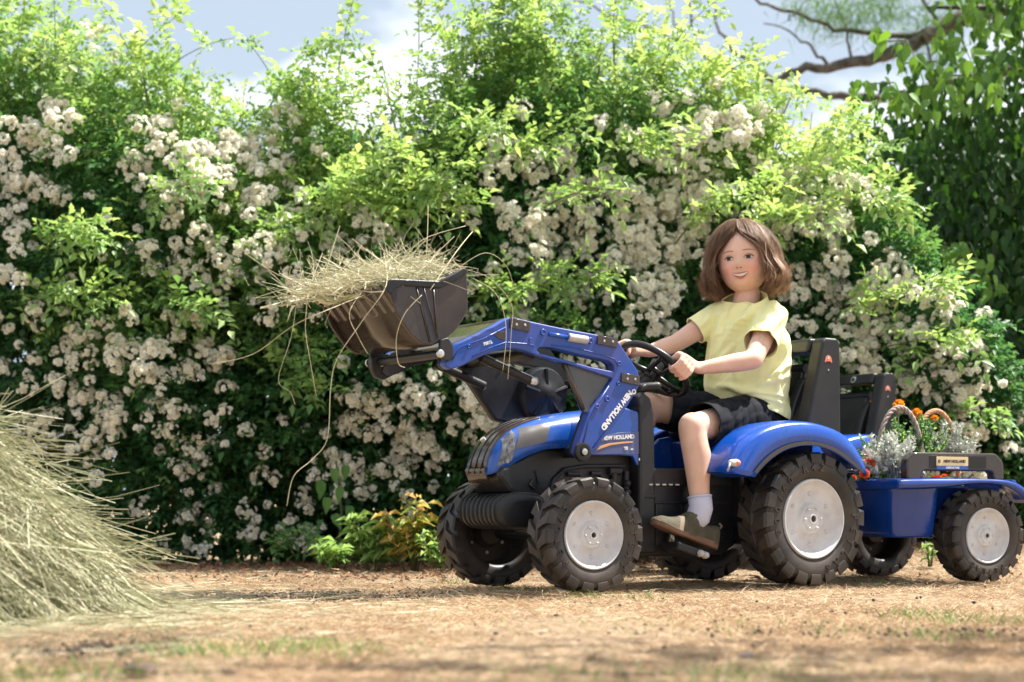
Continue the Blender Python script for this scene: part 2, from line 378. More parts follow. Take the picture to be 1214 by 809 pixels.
def make_tractor(FR, label, cat, group, loader=True, scale=1, z=0, rz=None):
    T = empty('pedal_tractor', (FR.O[0], FR.O[1], z), FR.rot if rz is None else rz, scale); tag(T, label, cat, group)
    P = TR.P
    # ---- body
    mb = MB()
    mb.prism([(.968, .318), (.955, .345), (.90, .36), (.82, .40), (.70, .396), (.51, .395), (.51, .10), (.60, .10), (.63, .16), (.70, .22), (.80, .255), (.88, .262), (.93, .275)], -.088, .088)
    ch = mb.build('chassis', M_black, T, bevel=.012)
    # arched recess frame and engine pipes on each side
    for sd in (1, -1):
        m = MB()
        m.tube([(.80, sd * .090, .262), (.785, sd * .092, .31), (.75, sd * .093, .338), (.68, sd * .093, .348), (.54, sd * .093, .350)], .006, 8)
        m.tube([(.74, sd * .092, .325), (.70, sd * .094, .325), (.69, sd * .094, .315), (.66, sd * .094, .312)], .007, 8)
        m.tube([(.66, sd * .094, .328), (.63, sd * .096, .328), (.62, sd * .096, .31), (.585, sd * .096, .308), (.585, sd * .094, .25)], .007, 8)
        m.tube([(.60, sd * .096, .335), (.56, sd * .096, .335)], .012, 10); m.tube([(.58, sd * .096, .335), (.58, sd * .096, .27)], .010, 10)
        m.tube([(.535, sd * .094, .335), (.535, sd * .094, .20)], .010, 10)
        for zz in (.30, .275, .25): m.cap((.535, sd * .094, zz), (.535, sd * .1, zz), .014, .012, 10, 3)
        m.tube([(.50, sd * .126, .262), (.46, sd * .130, .262)], .007, 8)
        m.tube([(.845, sd * .089, .335), (.835, sd * .091, .30), (.85, sd * .091, .283), (.865, sd * .091, .295), (.855, sd * .091, .31)], .004, 6)
        m.build('engine_pipe', M_black, T, smooth=True, auto=40)
    mb = MB()
    mb.prism([(.505, .345), (.17, .345), (.15, .30), (.15, .12), (.20, .09), (.505, .09)], -.120, .120)
    mb.build('footboard_body', M_black, T, bevel=.008)
    mb = MB()
    mb.box((.34, .1215, .3), (.155, .002, .003)); mb.box((.34, -.1215, .3), (.155, .002, .003))
    for sd in (1, -1):
        mb.box((.34, sd * .124, .318), (.160, .006, .024)); mb.box((.34, sd * .122, .245), (.160, .004, .0035)); mb.box((.355, sd * .122, .18), (.0035, .004, .06)); mb.box((.45, sd * .122, .18), (.0035, .004, .06)); mb.box((.30, sd * .122, .15), (.10, .005, .02))
    mb.build('side_rib', M_black, T, bevel=.002)
    for i in range(5):
        m = MB(); m.box((.475 - i * .024, .131, .297), (.0065, .0012, .0022)); m.build('slot_glint', M_lightgrey, T)  # light grey bars paint in the bright reflections of the slots
    mb = MB(); mb.prism([(.17, .34), (-.13, .34), (-.17, .30), (-.17, .14), (.15, .12)], -.165, .165); mb.tube([(0, -.2, .197), (0, .2, .197)], .022, 14)
    mb.build('rear_axle_housing', M_black, T, bevel=.01)
    mb = MB(); mb.tube([(FW, -.2, FRr), (FW, .2, FRr)], .018, 12); mb.box((FW, 0, .19), (.03, .07, .035)); mb.box((FW, 0, .22), (.05, .03, .05)); mb.box((FW, .13, .172), (.02, .06, .012)); mb.box((FW, -.13, .172), (.02, .06, .012))
    mb.box((.56, 0, .105), (.18, .03, .014))
    mb.build('front_axle', M_black, T, bevel=.006)
    # ribbed front weight
    n = 22; prof = [(.075 * math.cos(a) + .905, .052 * math.sin(a) + .222) for a in [2 * math.pi * i / 28 for i in range(28)]]
    def lobed(s): return [(.895 + (.085 * s) * math.copysign(abs(math.cos(a)) ** .7, math.cos(a)), .222 + (.052 * s) * math.copysign(abs(math.sin(a)) ** .8, math.sin(a))) for a in [2 * math.pi * i / 28 for i in range(28)]]
    mb = MB(); rows = []
    ys = [-.105, -.104, -.098]
    sc_ = [.55, .80, .95]
    for i in range(9):
        y = -.090 + i * .0225
        ys += [y - .0105, y - .0085, y, y + .006]; sc_ += [1.0, .955, .955, 1.0]
    ys += [.104, .108, .110]; sc_ += [.95, .80, .55]
    for y, s in zip(ys, sc_): rows.append([(p[0], y, p[1]) for p in lobed(s)])
    mb.grid(rows, closed=True); mb.add(rows[0], [tuple(range(27, -1, -1))]); mb.add(rows[-1], [tuple(range(28))])
    wt = mb.build('front_weight', M_black, T, smooth=True, auto=50)
    mb = MB(); mb.cap((.86, -.06, .225), (.80, -.06, .235), .045, .04); mb.cap((.86, .06, .225), (.80, .06, .235), .045, .04); mb.build('weight_bracket', M_black, T, smooth=True)
    # ---- hood
    mb = MB(); hood_loft(mb, 0, .50, .986, nx=40, n=32)
    hd = mb.build('hood', M_blue, T, smooth=True, auto=50); sm = hd.modifiers.new('s', 'SOLIDIFY'); sm.thickness = .008; sm.offset = -1
    mb = MB(); hood_loft(mb, .004, .80, .986, ymax=.050, n=16)
    rows = []
    for k in range(17):
        y = .050 * math.cos(math.pi * k / 16); rows.append((.988, y, .345))
    w_, zt, zb = hood_at(.985); mb.grid([[(.986, .05 * math.cos(math.pi * k / 16), zt + .004) for k in range(17)], [(.990, .05 * math.cos(math.pi * k / 16), .335) for k in range(17)], [(.975, .05 * math.cos(math.pi * k / 16), .300) for k in range(17)]])
    g = mb.build('grille', M_gloss, T, smooth=True, auto=50); sm = g.modifiers.new('s', 'SOLIDIFY'); sm.thickness = .006; sm.offset = -1
    for yy in (-.030, .0, .030):
        pts = []
        for i in range(14):
            x = .83 + (.988 - .83) * (i / 13) ** .8; w, zt, zb = hood_at(x); zz = zb + (zt - zb) * (max(1 - (abs(yy) / w) ** (2 / .55), 0) ** .5) ** .55 + .0055
            pts.append((x, yy, zz))
        pts.append((.990, yy, .325)); m = MB(); m.tube(pts, .0018, 6); m.build('grille_rib', M_black, T, smooth=True)
    m = MB(); m.tube([(.958, .0, .418), (.964, 0, .424)], .008, 12); m.build('nose_badge', M_lightgrey, T)
    for sd in (1, -1):
        yq = .085
        q = [P(615, 511, yq), P(604, 521, yq), P(588, 553, yq), P(604, 545, yq)]
        fr = hood_patch('headlight', [(q[0].x + .004, q[0].z + .004), (q[1].x + .010, q[1].z), (q[2].x - .010, q[2].z), (q[3].x - .004, q[3].z - .004)], M_head, T, .002, sd)
        for (cx, cz, rr) in ((.918, .415, .0085), (.929, .388, .0095), (.937, .362, .0085)):
            y = hood_y(cx, cz); m = MB(); m.tube([(cx, sd * (y - .002), cz), (cx, sd * (y + .0035), cz)], rr, 14); m.build('lamp_eye', M_lamp, fr, smooth=True, auto=40)
        q = [P(622, 507, .10), P(654, 501, .10), P(646, 524, .10), P(612, 533, .10)]
        hood_patch('vent_panel', [(v.x, v.z) for v in q], M_vent, T, .0015, sd)
        q = [P(681, 494, .105), P(706, 489, .105), P(698, 528, .105), P(672, 526, .105)]
        hood_patch('side_window', [(v.x, v.z) for v in q], M_navy, T, .001, sd)
    # rear hood cheek, curved blue panel with the name on it
    for sd in (1, -1):
        o = [P(*q, .125) for q in ((694, 540), (700, 500), (722, 487), (742, 484), (756, 488), (761, 500), (764, 530), (764, 549), (760, 554), (755, 551), (750, 541), (735, 540))]
        plate('side_panel', [[(v.x, v.z) for v in o]], sd * .118, .016, M_blue, T, .004)
        o = [P(*q, .127) for q in ((700, 539), (706, 519), (735, 513), (757, 512), (761, 517), (762, 537), (753, 539), (735, 538))]
        plate('slate_label', [[(v.x, v.z) for v in o]], sd * .1265, .0016, M_decal, T, .0004)
        c = P(737, 519, .128)
        xd = (-1, 0, .07) if sd > 0 else (1, 0, .02)
        text('name_lettering', 'NEW HOLLAND', basis((c.x + (.012 if sd > 0 else 0), sd * .1280, c.z), xd, (0, 0, 1)), .0155, M_white, T, .0006, .0008, 1.0)
        text('model_lettering', 'T8', basis((P(742, 532, .128).x, sd * .1280, P(742, 532, .128).z), xd, (0, 0, 1)), .012, M_white, T, .0006, .0006)
        text('model_lettering', '.435', basis((P(749, 533, .128).x, sd * .1280, P(749, 533, .128).z), xd, (0, 0, 1)), .006, M_white, T, .0006, .0003)
        o = [P(*q, .128) for q in ((707, 534), (712, 529), (722, 526), (738, 524.2), (750, 523.5), (750, 525), (738, 526), (724, 528), (714, 531.5))]
        plate('orange_swoosh', [[(v.x, v.z) for v in o]], sd * .1280, .0012, M_orange, T, .0003)
        v = P(759, 545, .13); bolt(T, v.x, sd * .127, v.z, .005, sd, .003)
    # console post and dash
    mb = MB(); mb.prism([(.455, .10), (.515, .10), (.517, .52), (.530, .55), (.505, .565), (.475, .545), (.462, .50)], -.132, .132); mb.build('dash_post', M_black, T, bevel=.008)
    mb = MB(); mb.tube([(.50, 0, .50), (.372, 0, .622)], .018, 12); mb.build('steering_column', M_black, T, smooth=True, auto=40)
    mb = MB(); mb.cap((.50, .115, .575), (.455, .135, .58), .013, .012); mb.tube([(.52, .10, .555), (.49, .13, .58)], .008, 8); mb.build('control_knob', M_black, T, smooth=True)
    # ---- steering wheel
    sw = empty('steering_wheel', (0, 0, 0)); sw.parent = T
    m = MB(); m.tube([STEER(a) for a in [2 * math.pi * i / 48 for i in range(48)]], .0105, 12, closed=True); m.build('rim', M_black, sw, smooth=True)
    ctr = SW_C - SW_N * .022
    for a in (15, 165, 270):
        e1 = STEER(R(a)) ; t = (STEER(R(a + 8)) - STEER(R(a - 8))).normalized()
        m = MB(); d = (e1 - ctr)
        loops = []
        w0, w1 = .020, .030; fr_ = d.normalized(); nn_ = fr_.cross(t).normalized()
        pts = [ctr + t * w0 * s for s in (-1, 1)] + [e1 - fr_ * .004 + t * w1 * s for s in (1, -1)]
        # spoke as a frame with an oval opening
        def rail(s): return [ctr + t * w0 * .75 * s, ctr + d * .5 + t * .019 * s, e1 + t * w1 * .8 * s]
        for s in (-1, 1): m.tube(rail(s), [.008, .007, .008], 8)
        m.tube([ctr + d * .80 - t * .02, ctr + d * .80 + t * .02], .007, 8); m.tube([ctr + d * .28 - t * .02, ctr + d * .28 + t * .02], .008, 8)
        m.build('spoke', M_black, sw, smooth=True)
    m = MB(); m.lathe([(.0005, .0), (.012, .0), (.014, .012), (.020, .012), (.021, 0), (.021, -.05), (.0005, -.05)], n=24)
    Mh = basis(SW_C + SW_N * .012, (0, 1, 0), SW_N)          # axis y -> wheel normal
    o = m.build('horn_hub', M_black, sw, smooth=True, auto=40); o.data.transform(Mh)
    # ---- seat
    mb = MB(); mb.prism([(.21, .445), (.225, .462), (.20, .474), (.05, .462), (-.11, .468), (-.14, .45), (-.12, .43), (.18, .43)], -.125, .125); mb.build('seat', M_black, T, bevel=.012, seg=3)
    mb = MB(); mb.prism([(-.080, .46), (-.105, .56), (-.125, .625), (-.132, .655), (-.155, .655), (-.150, .60), (-.130, .46)], -.10, .10)
    mb.build('seat_back', M_black, T, bevel=.014, seg=3)
    for sd in (1, -1):
        m = MB(); m.prism([(-.050, .46), (-.080, .55), (-.105, .60), (-.125, .628), (-.145, .622), (-.150, .58), (-.135, .46)], sd * .105 - .018, sd * .105 + .018); m.build('seat_bolster', M_black, T, bevel=.010, seg=3)
    m = MB(); m.tube([(-.142, -.105, .655), (-.142, .105, .655)], .015, 12); m.build('headrest_bar', M_black, T, smooth=True, auto=40)
    mb = MB(); mb.prism([(.20, .34), (.215, .43), (.16, .445), (-.12, .445), (-.12, .34)], -.16, .16); mb.build('seat_base', M_navy, T, bevel=.006)
    # ---- roll bar
    mb = MB()
    o_ = [(-.045, .44), (-.110, .70), (-.118, .733), (-.130, .742), (-.176, .742), (-.188, .728), (-.192, .44)]
    for sd in (1, -1): mb.prism(o_, sd * .180 - .026, sd * .180 + .026)
    mb.prism([(-.098, .700), (-.114, .7425), (-.179, .7425), (-.19, .730), (-.19, .700)], -.155, .155)
    rb = mb.build('roll_bar', M_black, T, bevel=.008, seg=3)
    m = MB(); c = (-.1065, .045, .720)
    m.tube([c, (c[0] + .003, c[1], c[2] + .001)], .0135, 20); m.build('round_badge', M_lightgrey, rb)
    m = MB(); m.tube([(c[0] + .002, c[1], c[2]), (c[0] + .0045, c[1], c[2] + .001)], [.009, .009], 16); m.build('badge_mark', M_gloss, rb)
    v = P(982, 427, .206)
    arc = [(v.x + .013 * math.cos(a), v.z + .014 * math.sin(a)) for a in [math.pi * i / 12 for i in range(13)]]
    plate('red_label', [arc + [(v.x - .015, v.z - .004), (v.x - .013, v.z - .009), (v.x - .008, v.z - .004), (v.x + .008, v.z - .004), (v.x + .013, v.z - .009), (v.x + .015, v.z - .004)]], .2065, .0012, M_red, rb, .0003)
    m = MB(); m.tube([(v.x, .206, v.z + .006), (v.x, .2075, v.z + .006)], .004, 10); m.build('label_face', M_cream, rb)
    m = MB(); m.tube([(v.x, .206, v.z - .030), (v.x, .2075, v.z - .030)], .0028, 8); m.build('rivet', M_metal, rb)
    # ---- fenders
    fc = (.02, .205)
    for sd in (1, -1):
        out = [(.330, .330), (.318, .365), (.285, .410), (.235, .448), (.175, .470), (.11, .482), (.04, .485), (-.03, .478), (-.09, .462), (-.140, .440), (-.168, .41), (-.185, .375), (-.196, .345)]
        inn = [(.240, .318), (.232, .330), (.208, .350), (.165, .380), (.115, .402), (.06, .412), (.01, .413), (-.04, .404), (-.085, .388), (-.118, .370), (-.145, .352), (-.170, .338), (-.192, .328)]
        def smoothl(l, n=34):
            l = np.array(l); d = np.r_[0, np.cumsum(np.hypot(*np.diff(l, axis=0).T))]; t = np.linspace(0, d[-1], n)
            q = np.c_[np.interp(t, d, l[:, 0]), np.interp(t, d, l[:, 1])]
            for _ in range(6): q[1:-1] = .25 * q[:-2] + .5 * q[1:-1] + .25 * q[2:]
            return q
        o, i_ = smoothl(out), smoothl(inn); rows = []
        for a, b in zip(o, i_):
            rows.append([(b[0], sd * .312, b[1]), (.5 * a[0] + .5 * b[0], sd * .312, .5 * a[1] + .5 * b[1]), (.82 * a[0] + .18 * b[0], sd * .309, .82 * a[1] + .18 * b[1]), (.94 * a[0] + .06 * b[0], sd * .300, .94 * a[1] + .06 * b[1]), (a[0], sd * .283, a[1]), (a[0], sd * .25, a[1] + .003), (a[0], sd * .20, a[1] + .003), (a[0], sd * .155, a[1])])
        m = MB(); m.grid(rows)
        for rr in (rows[0], rows[-1]):
            pass
        f = m.build('fender', M_blue, T, smooth=True, auto=60); s_ = f.modifiers.new('s', 'SOLIDIFY'); s_.thickness = .006; s_.offset = -1 if sd > 0 else 1
        m = MB(); m.grid([[(b[0] + (a[0] - b[0]) * u, sd * (.3135 if .0 < u < 1 else .3115), b[1] + (a[1] - b[1]) * u) for u in (.03, .05, .15, .17)] for a, b in zip(o[1:-1], i_[1:-1])])
        m.build('fender_trim', M_gloss, f, smooth=True)
        # blue panel in front of the wheel with its lamp
        m = MB(); m.prism([(.245, .347), (.330, .347), (.322, .365), (.29, .41), (.25, .44), (.22, .445), (.15, .445), (.15, .347)], sd * .125 - .008, sd * .125 + .008); m.prism([(.245, .322), (.238, .347), (.20, .40), (.12, .43), (.12, .322)], sd * .14, sd * .16); m.build('fender_panel', M_blue, T, bevel=.004)
        m = MB(); m.grid([[(a[0], sd * .312, a[1]) for a in ((.330, .330), (.285, .324), (.240, .318))], [(a[0], sd * .16, a[1]) for a in ((.330, .330), (.285, .324), (.240, .318))]]); m.build('fender_end', M_blue, f)
        v = P(872, 549, .312)
        m = MB(); m.cap((v.x - .008, sd * .305, v.z), (v.x + .010, sd * .305, v.z), .0115, .010, 14, 4); m.build('indicator_lamp', M_lightgrey, f, smooth=True)
        m = MB(); m.cap((v.x - .010, sd * .311, v.z), (v.x - .006, sd * .311, v.z), .0085, .008, 12, 3); m.build('indicator_lens', M_red, f, smooth=True)
        m = MB(); m.tube([(v.x + .018, sd * .311, v.z), (v.x + .024, sd * .312, v.z - .012), (v.x + .030, sd * .312, v.z - .024)], .003, 6); m.build('lamp_stalk', M_lightgrey, f, smooth=True)
    m = MB(); m.box((P(771, 553, -.22).x, -.30, P(771, 553, -.22).z + .0), (.012, .012, .008)); m.build('marker_lamp', M_cream, T, bevel=.002)
    # ---- wheels
    L_r = (('900/60 R42', 42, 125), ('PETLAS', 215, 90)); L_f = (('PETLAS', 0, 90), ('PETLAS', 185, 90))
    for sd in (1, -1):
        make_wheel(T, (0, sd * .24, .197), .197, .130, sd, L_r if sd > 0 else None)
        make_wheel(T, (FW, sd * .24, FRr), FRr, .105, sd, L_f if sd > 0 else None, steer=R(FSTEER), teeth=18)
    # ---- pedals
    m = MB(); m.tube([(.40, -.14, .19), (.40, .14, .19)], .012, 10); m.build('pedal_axle', M_metal, T, smooth=True)
    for sd, c in ((1, (P(809, 652, .195).x, .195, P(809, 652, .195).z)), (-1, (.42, -.195, .25))):
        m = MB(); m.tube([(.40, sd * .14, .19), (c[0], sd * .14, c[2])], .010, 8); m.build('crank_arm', M_metal, T, smooth=True)
        pd = Matrix.Rotation(R(-17), 3, 'Y')
        m = MB(); m.box(c, (.048, .040, .012), pd); p_ = m.build('pedal', M_black, T, bevel=.006)
        m = MB()
        for q in (-.030, -.012): m.cap(Vector(c) + pd @ Vector((q - .022, .038, .0)), Vector(c) + pd @ Vector((q - .022, .046, 0)), .011, .010, 12, 3)
        m.build('pedal_reflector', M_lightgrey, p_, smooth=True)
    if loader: make_loader(T, P)
    return T

def make_loader(T, P):
    def pl(px, yl=.19): return [(P(a, b, yl).x, P(a, b, yl).z) for a, b in px]
    arm = [(527, 433), (530, 424), (534, 414), (540, 408), (554, 402), (571, 394), (588, 385), (600, 378), (606, 376), (628, 381), (660, 388), (708, 397), (730, 401), (736, 409), (757, 441), (759, 456), (744, 482), (722, 513), (700, 541), (690, 544), (683, 538), (687, 522), (699, 488), (714, 468), (727, 449), (672, 431), (637, 422), (621, 415.5), (610, 413.5), (598, 413.5), (577, 420), (560, 428), (548, 434), (534, 438.5)]
    slot = [(636, 415), (640, 412), (654, 412), (690, 421), (722, 428), (728, 433), (729, 441), (700, 435), (672, 427), (640, 419)]
    tri = [(672, 430), (700, 436), (727, 443), (724, 452), (711, 469), (699, 490), (694, 487)]
    for sd in (1, -1):
        A = plate('loader_arm', [round_poly(pl(arm), .006, 3), round_poly(pl(slot), .006, 3)[::-1]], sd * .175, .030, M_arm, T, .0035)
        # inner black lining of the arm
        plate('arm_lining', [round_poly(pl(arm), .006, 3), round_poly(pl(slot), .006, 3)[::-1]], sd * .155, .012, M_black, A, .002)
        G = plate('gusset_plate', [round_poly(pl(tri), .004, 2)], sd * .172, .014, M_grey, A, .002)
        e = pl([(694, 486), (671, 429)]); m = MB(); m.tube([(e[1][0], sd * .178, e[1][1]), (e[0][0], sd * .178, e[0][1])], .0075, 8)
        e = pl([(671, 429), (636, 420)]); m.tube([(e[1][0], sd * .178, e[1][1]), (e[0][0], sd * .178, e[0][1])], .0065, 8)
        e = pl([(671, 429), (728, 443)]); m.tube([(e[1][0], sd * .178, e[1][1]), (e[0][0], sd * .178, e[0][1])], .0065, 8)
        m.build('gusset_edge', M_gloss, A, smooth=True)
        y = sd * .1915
        # raised outline groove of the arm: an inset rail
        for path in ([(536, 428), (545, 412), (575, 401), (600, 388)], [(560, 423), (580, 413), (600, 406), (625, 408), (634, 410)],
                     [(654, 409), (680, 412), (715, 421), (729, 426), (733, 434)], [(722, 458), (708, 480), (698, 500), (692, 525)], [(752, 460), (733, 490), (703, 531)]):
            q = pl(path, .1915); m = MB(); m.tube([(a[0], y - sd * .001, a[1]) for a in q], .0020, 6); m.build('arm_ridge', M_arm, A, smooth=True)
        for (a, b, r) in ((644, 394, .0085), (700, 404, .0085), (734, 431, .006), (556, 411, .005), (629, 403, .005), (733, 455, .005), (720, 473, .008), (708, 482, .007)):
            v = P(a, b, .1915); m = MB(); m.lathe([(r * .55, 0), (r * .6, .003), (r, .003), (r * 1.05, 0)], (v.x, y - sd * .0005, v.z), 16)
            if sd < 0:
                for i in range(len(m.v)): m.v[i] = (m.v[i][0], 2 * y - m.v[i][1], m.v[i][2])
            m.build('arm_boss', M_arm, A, smooth=True)
        # hydraulic ram on top
        a, b = P(651, 396, .193), P(674, 400, .193); c = P(696, 403.5, .193)
        m = MB(); m.tube([(a.x, y, a.z), (b.x, y, b.z)], .0055, 10); m.build('ram_rod', M_blue, A, smooth=True)
        m = MB(); m.tube([(b.x, y, b.z), (c.x, y, c.z)], .0115, 12); m.build('ram_cylinder', M_lightgrey, A, smooth=True, auto=40)
        # dark brackets
        for q in ([(605, 376.5), (628, 382), (627, 394), (604, 389)], [(709, 397.5), (732, 402), (731, 412.5), (707.5, 408)], [(737, 442), (758, 446), (757, 457.5), (736, 453)]):
            z_ = pl(q, .192); br = plate('arm_bracket', [z_], sd * .1915, .008, M_gloss, A, .0015)
            for u in (.28, .72):
                cx = z_[0][0] + (z_[1][0] - z_[0][0]) * u; cz = (z_[0][1] + z_[2][1]) / 2; bolt(A, cx, sd * .1955, cz, .0035, sd, .002)
        v = P(690, 536, .19); m = MB(); m.lathe([(.0005, .014), (.010, .014), (.012, .010), (.020, .012), (.026, .010), (.027, 0), (.0005, 0)], (v.x, 0, v.z), 20)
        for i in range(len(m.v)): m.v[i] = (m.v[i][0], sd * (.188 + m.v[i][1]), m.v[i][2])
        m.build('pivot_knob', M_black, A, smooth=True, auto=40); bolt(A, v.x, sd * .202, v.z, .009, sd, .004)
        q = pl([(553, 400), (588, 383), (605, 375.5)], .18)
        # lighter sticker and brown mark
        z_ = pl([(585, 396), (591, 393), (599, 393), (598, 404), (590, 401)], .1915); plate('brown_mark', [round_poly(z_, .003, 3)], sd * .1912, .0014, M_gloss, A, .0003)
        v = P(578.5, 407, .192); text('model_lettering', '700TL', basis((v.x, sd * .1916, v.z), (-.97, 0, .28) if sd > 0 else (.97, 0, .2), (0, 0, 1)), .0115, M_white, A, .0006, .0004)
        a, b = P(756, 468, .192), P(702, 523, .192)
        a, b = P(747, 462, .192), P(712, 508, .192)
        ce = (a + b) / 2; d = (b - a)
        # the printed name runs down the arm with its feet outward
        up = Vector((-d.z, 0, d.x)); up = up if up.x < 0 else -up
        text('name_lettering', 'NEW HOLLAND', basis((ce.x - .004, sd * .1918, ce.z - .004), d if sd > 0 else -d, up), .0215, M_white, A, .0006, .0012, .92)
        v = P(749.5, 464.5, .192); m = MB(); m.lathe([(.004, .0), (.004, .001), (.0075, .001), (.0075, 0)], (v.x - .006, sd * .1915, v.z), 14); m.build('round_mark', M_white, A)
        # tilt ram under the arm
        a, b = P(572, 424, .13), P(632, 452, .13)
        m = MB(); m.tube([(a.x, sd * .125, a.z), (b.x, sd * .125, b.z)], .013, 12); m.build('tilt_ram', M_black, A, smooth=True, auto=40); bolt(A, b.x, sd * .135, b.z, .012, sd, .008)
    # cross members
    for (a, b, r) in ((628, 420, .02), (690, 536, .016), (745, 450, .016)):
        m = MB(); v = P(a, b, .17); m.tube([(v.x, -.165, v.z), (v.x, .165, v.z)], r, 14); m.build('cross_tube', M_black, T, smooth=True, auto=40)
    # black moulded fairing between the arms above the hood
    o = [P(*q, 0) for q in ((575, 432), (600, 425), (650, 440), (668, 455), (672, 478), (655, 497), (632, 500), (618, 497), (600, 470))]
    m = MB(); m.prism([(v.x, v.z) for v in o], -.165, -.135); m.build('loader_fairing', M_black, T, bevel=.008)
    c = P(648, 468, -.1); m = MB(); m.lathe([(.0005, .03), (.02, .03), (.03, .022), (.05, .018), (.075, .012), (.082, 0), (.082, -.03), (.0005, -.03)], (c.x, -.115, c.z), 28)
    for i in range(5):
        a = 2 * math.pi * i / 5 + .3; m.tube([(c.x, -.095, c.z), (c.x + .075 * math.cos(a), -.1, c.z + .075 * math.sin(a))], .006, 6)
    m.build('fairing_boss', M_black, T, smooth=True, auto=40)
    for (a, b) in ((603, 424), (642, 448), (647, 494), (684, 447)):
        v = P(a, b, -.12); bolt(T, v.x, -.132, v.z, .006, 1, .004)
    # black flap on the near arm's top edge, toward the bucket
    o = [P(*q, 0.10) for q in ((540, 410), (552, 398), (578, 384), (600, 377), (604, 381), (585, 391), (560, 403), (546, 412))]
    m = MB(); m.prism([(v.x, v.z) for v in o], -.150, .150); m.build('arm_top_cover', M_gloss, T, bevel=.004)
    # ---- bucket
    B = empty('bucket', (0, 0, 0)); B.parent = T
    side = [(459, 342), (460, 334), (474, 332.5), (520, 336), (538, 327), (553, 318), (555, 369), (541, 390), (524, 404.5), (512, 409.5), (501, 408), (488, 398), (472, 375)]
    z_ = pl(side, .19)
    wall = [pl([q], .19)[0] for q in ((459, 340), (474, 365), (489, 391), (500, 404), (512, 409), (524, 404), (541, 390), (555, 369), (554, 345), (553, 320))]
    cen = (sum(p[0] for p in wall) / len(wall), sum(p[1] for p in wall) / len(wall))
    m = MB(); rows = []
    for yy in (-.184, .184): rows.append([(p[0], yy, p[1]) for p in wall])
    m.grid(rows); sh = m.build('bucket_shell', M_gloss, B, smooth=True, auto=30)
    s_ = sh.modifiers.new('s', 'SOLIDIFY'); s_.thickness = .006; s_.offset = 0
    for sd in (1, -1):
        plate('bucket_side', [round_poly(z_, .004, 3)], sd * .186, .010, M_gloss, B, .003)
        # thick folded lip along the top
        lip = pl([(458, 345), (459, 334), (463, 331), (474, 331), (520, 333.5), (537, 325), (553, 315.5), (554, 322), (541, 333), (522, 342), (478, 339), (468, 342), (463, 349)], .196)
        plate('bucket_lip', [round_poly(lip, .003, 3)], sd * .190, .016, M_black, B, .003)
        g = pl([(495.5, 341), (501, 340), (518, 402), (511, 405)], .193)
        plate('groove_shade', [g], sd * .1922, .0016, M_inkblack, B, .0004)  # thin black strip, painting in the shade of a groove
        g = [pl([(494, 341), (510, 406)], .193), pl([(502, 340), (519, 402)], .193), pl([(514, 341), (518.5, 402)], .193)]
        for a in g:
            q = MB(); q.tube([(a[0][0], sd * .1925, a[0][1]), (a[1][0], sd * .1925, a[1][1])], .0022, 6); q.build('side_rib', M_gloss, B, smooth=True)
        g = pl([(464, 346), (471, 342), (471, 358), (467, 358)], .193); plate('notch_shade', [g], sd * .1922, .0016, M_inkblack, B, .0004)  # black patch paints in the shade of the notch
    # cutting edge with raised ribs running down the front plate
    p0, p1, p2 = Vector((wall[0][0], 0, wall[0][1])), Vector((wall[1][0], 0, wall[1][1])), Vector((wall[2][0], 0, wall[2][1]))
    nrm = Vector((p1 - p0).cross(Vector((0, 1, 0)))).normalized(); nrm = nrm if nrm.x > 0 else -nrm
    for i in range(8):
        yy = -.158 + i * .045; q = MB(); hw = .0145
        a, b = p0 - (p1 - p0) * .16, p1 * .55 + p2 * .45; th = .0065
        v = []
        for p, hh, t in ((a, hw * .8, th), (p0 * .7 + p1 * .3, hw, th), (b, hw * .7, .0012)):
            v += [(p.x, yy - hh, p.z), (p.x, yy + hh, p.z), (p.x + nrm.x * t, yy + hh * .75, p.z + nrm.z * t), (p.x + nrm.x * t, yy - hh * .75, p.z + nrm.z * t)]
        f = [(0, 1, 2, 3), (8, 11, 10, 9)]
        for k in range(2):
            for j in range(4): f.append((k * 4 + j, k * 4 + (j + 1) % 4, (k + 1) * 4 + (j + 1) % 4, (k + 1) * 4 + j))
        q.add(v, f); q.build('bucket_tooth', M_gloss, B, bevel=.0015)
    # linkage to the arms
    for sd in (1, -1):
        g = pl([(515, 404), (524, 401), (530, 410), (531, 424), (526, 430), (518, 428), (514, 420)], .17)
        lk = plate('bucket_link', [round_poly(g, .006, 3)], sd * .196 if sd > 0 else -.180, .012, M_black, T, .003)
        v = P(521.5, 419.5, .2); bolt(lk, v.x, .202 if sd > 0 else -.188, v.z, .0105, sd, .005)
    g = [P(*q, -.17) for q in ((437, 424), (470, 418), (514, 412), (519, 426), (480, 437), (452, 451), (443, 448), (438, 438))]
    m = plate('link_plate', [round_poly([(v.x, v.z) for v in g], .006, 3)], -.165, .022, M_black, T, .003)
    v = P(453, 432, -.15); bolt(m, v.x, -.152, v.z, .007, 1, .004); 
    g = [P(*q, .10) for q in ((515, 412), (528, 409), (536, 424), (534, 438), (524, 436))]
    q = MB(); q.tube([(P(522, 420, .17).x, -.165, P(522, 420, .17).z), (P(522, 420, .17).x, .165, P(522, 420, .17).z)], .012, 12); q.build('bucket_axle', M_black, T, smooth=True, auto=40)

TR = Frame((.7253, 5.627), 33); FW, FRr, FSTEER = .7823, .1575, -3
SW_C = Vector((.362, 0, .640)); SW_U = Vector((.766, 0, .643)); SW_N = Vector((-.643, 0, .766)); SW_R = .110
def STEER(a, r=SW_R): return SW_C + Vector((0, 1, 0)) * r * math.cos(a) + SW_U * r * math.sin(a)
FT = Frame((1.439 - .25 * .463, 5.657 + .25 * .886), 27.6)

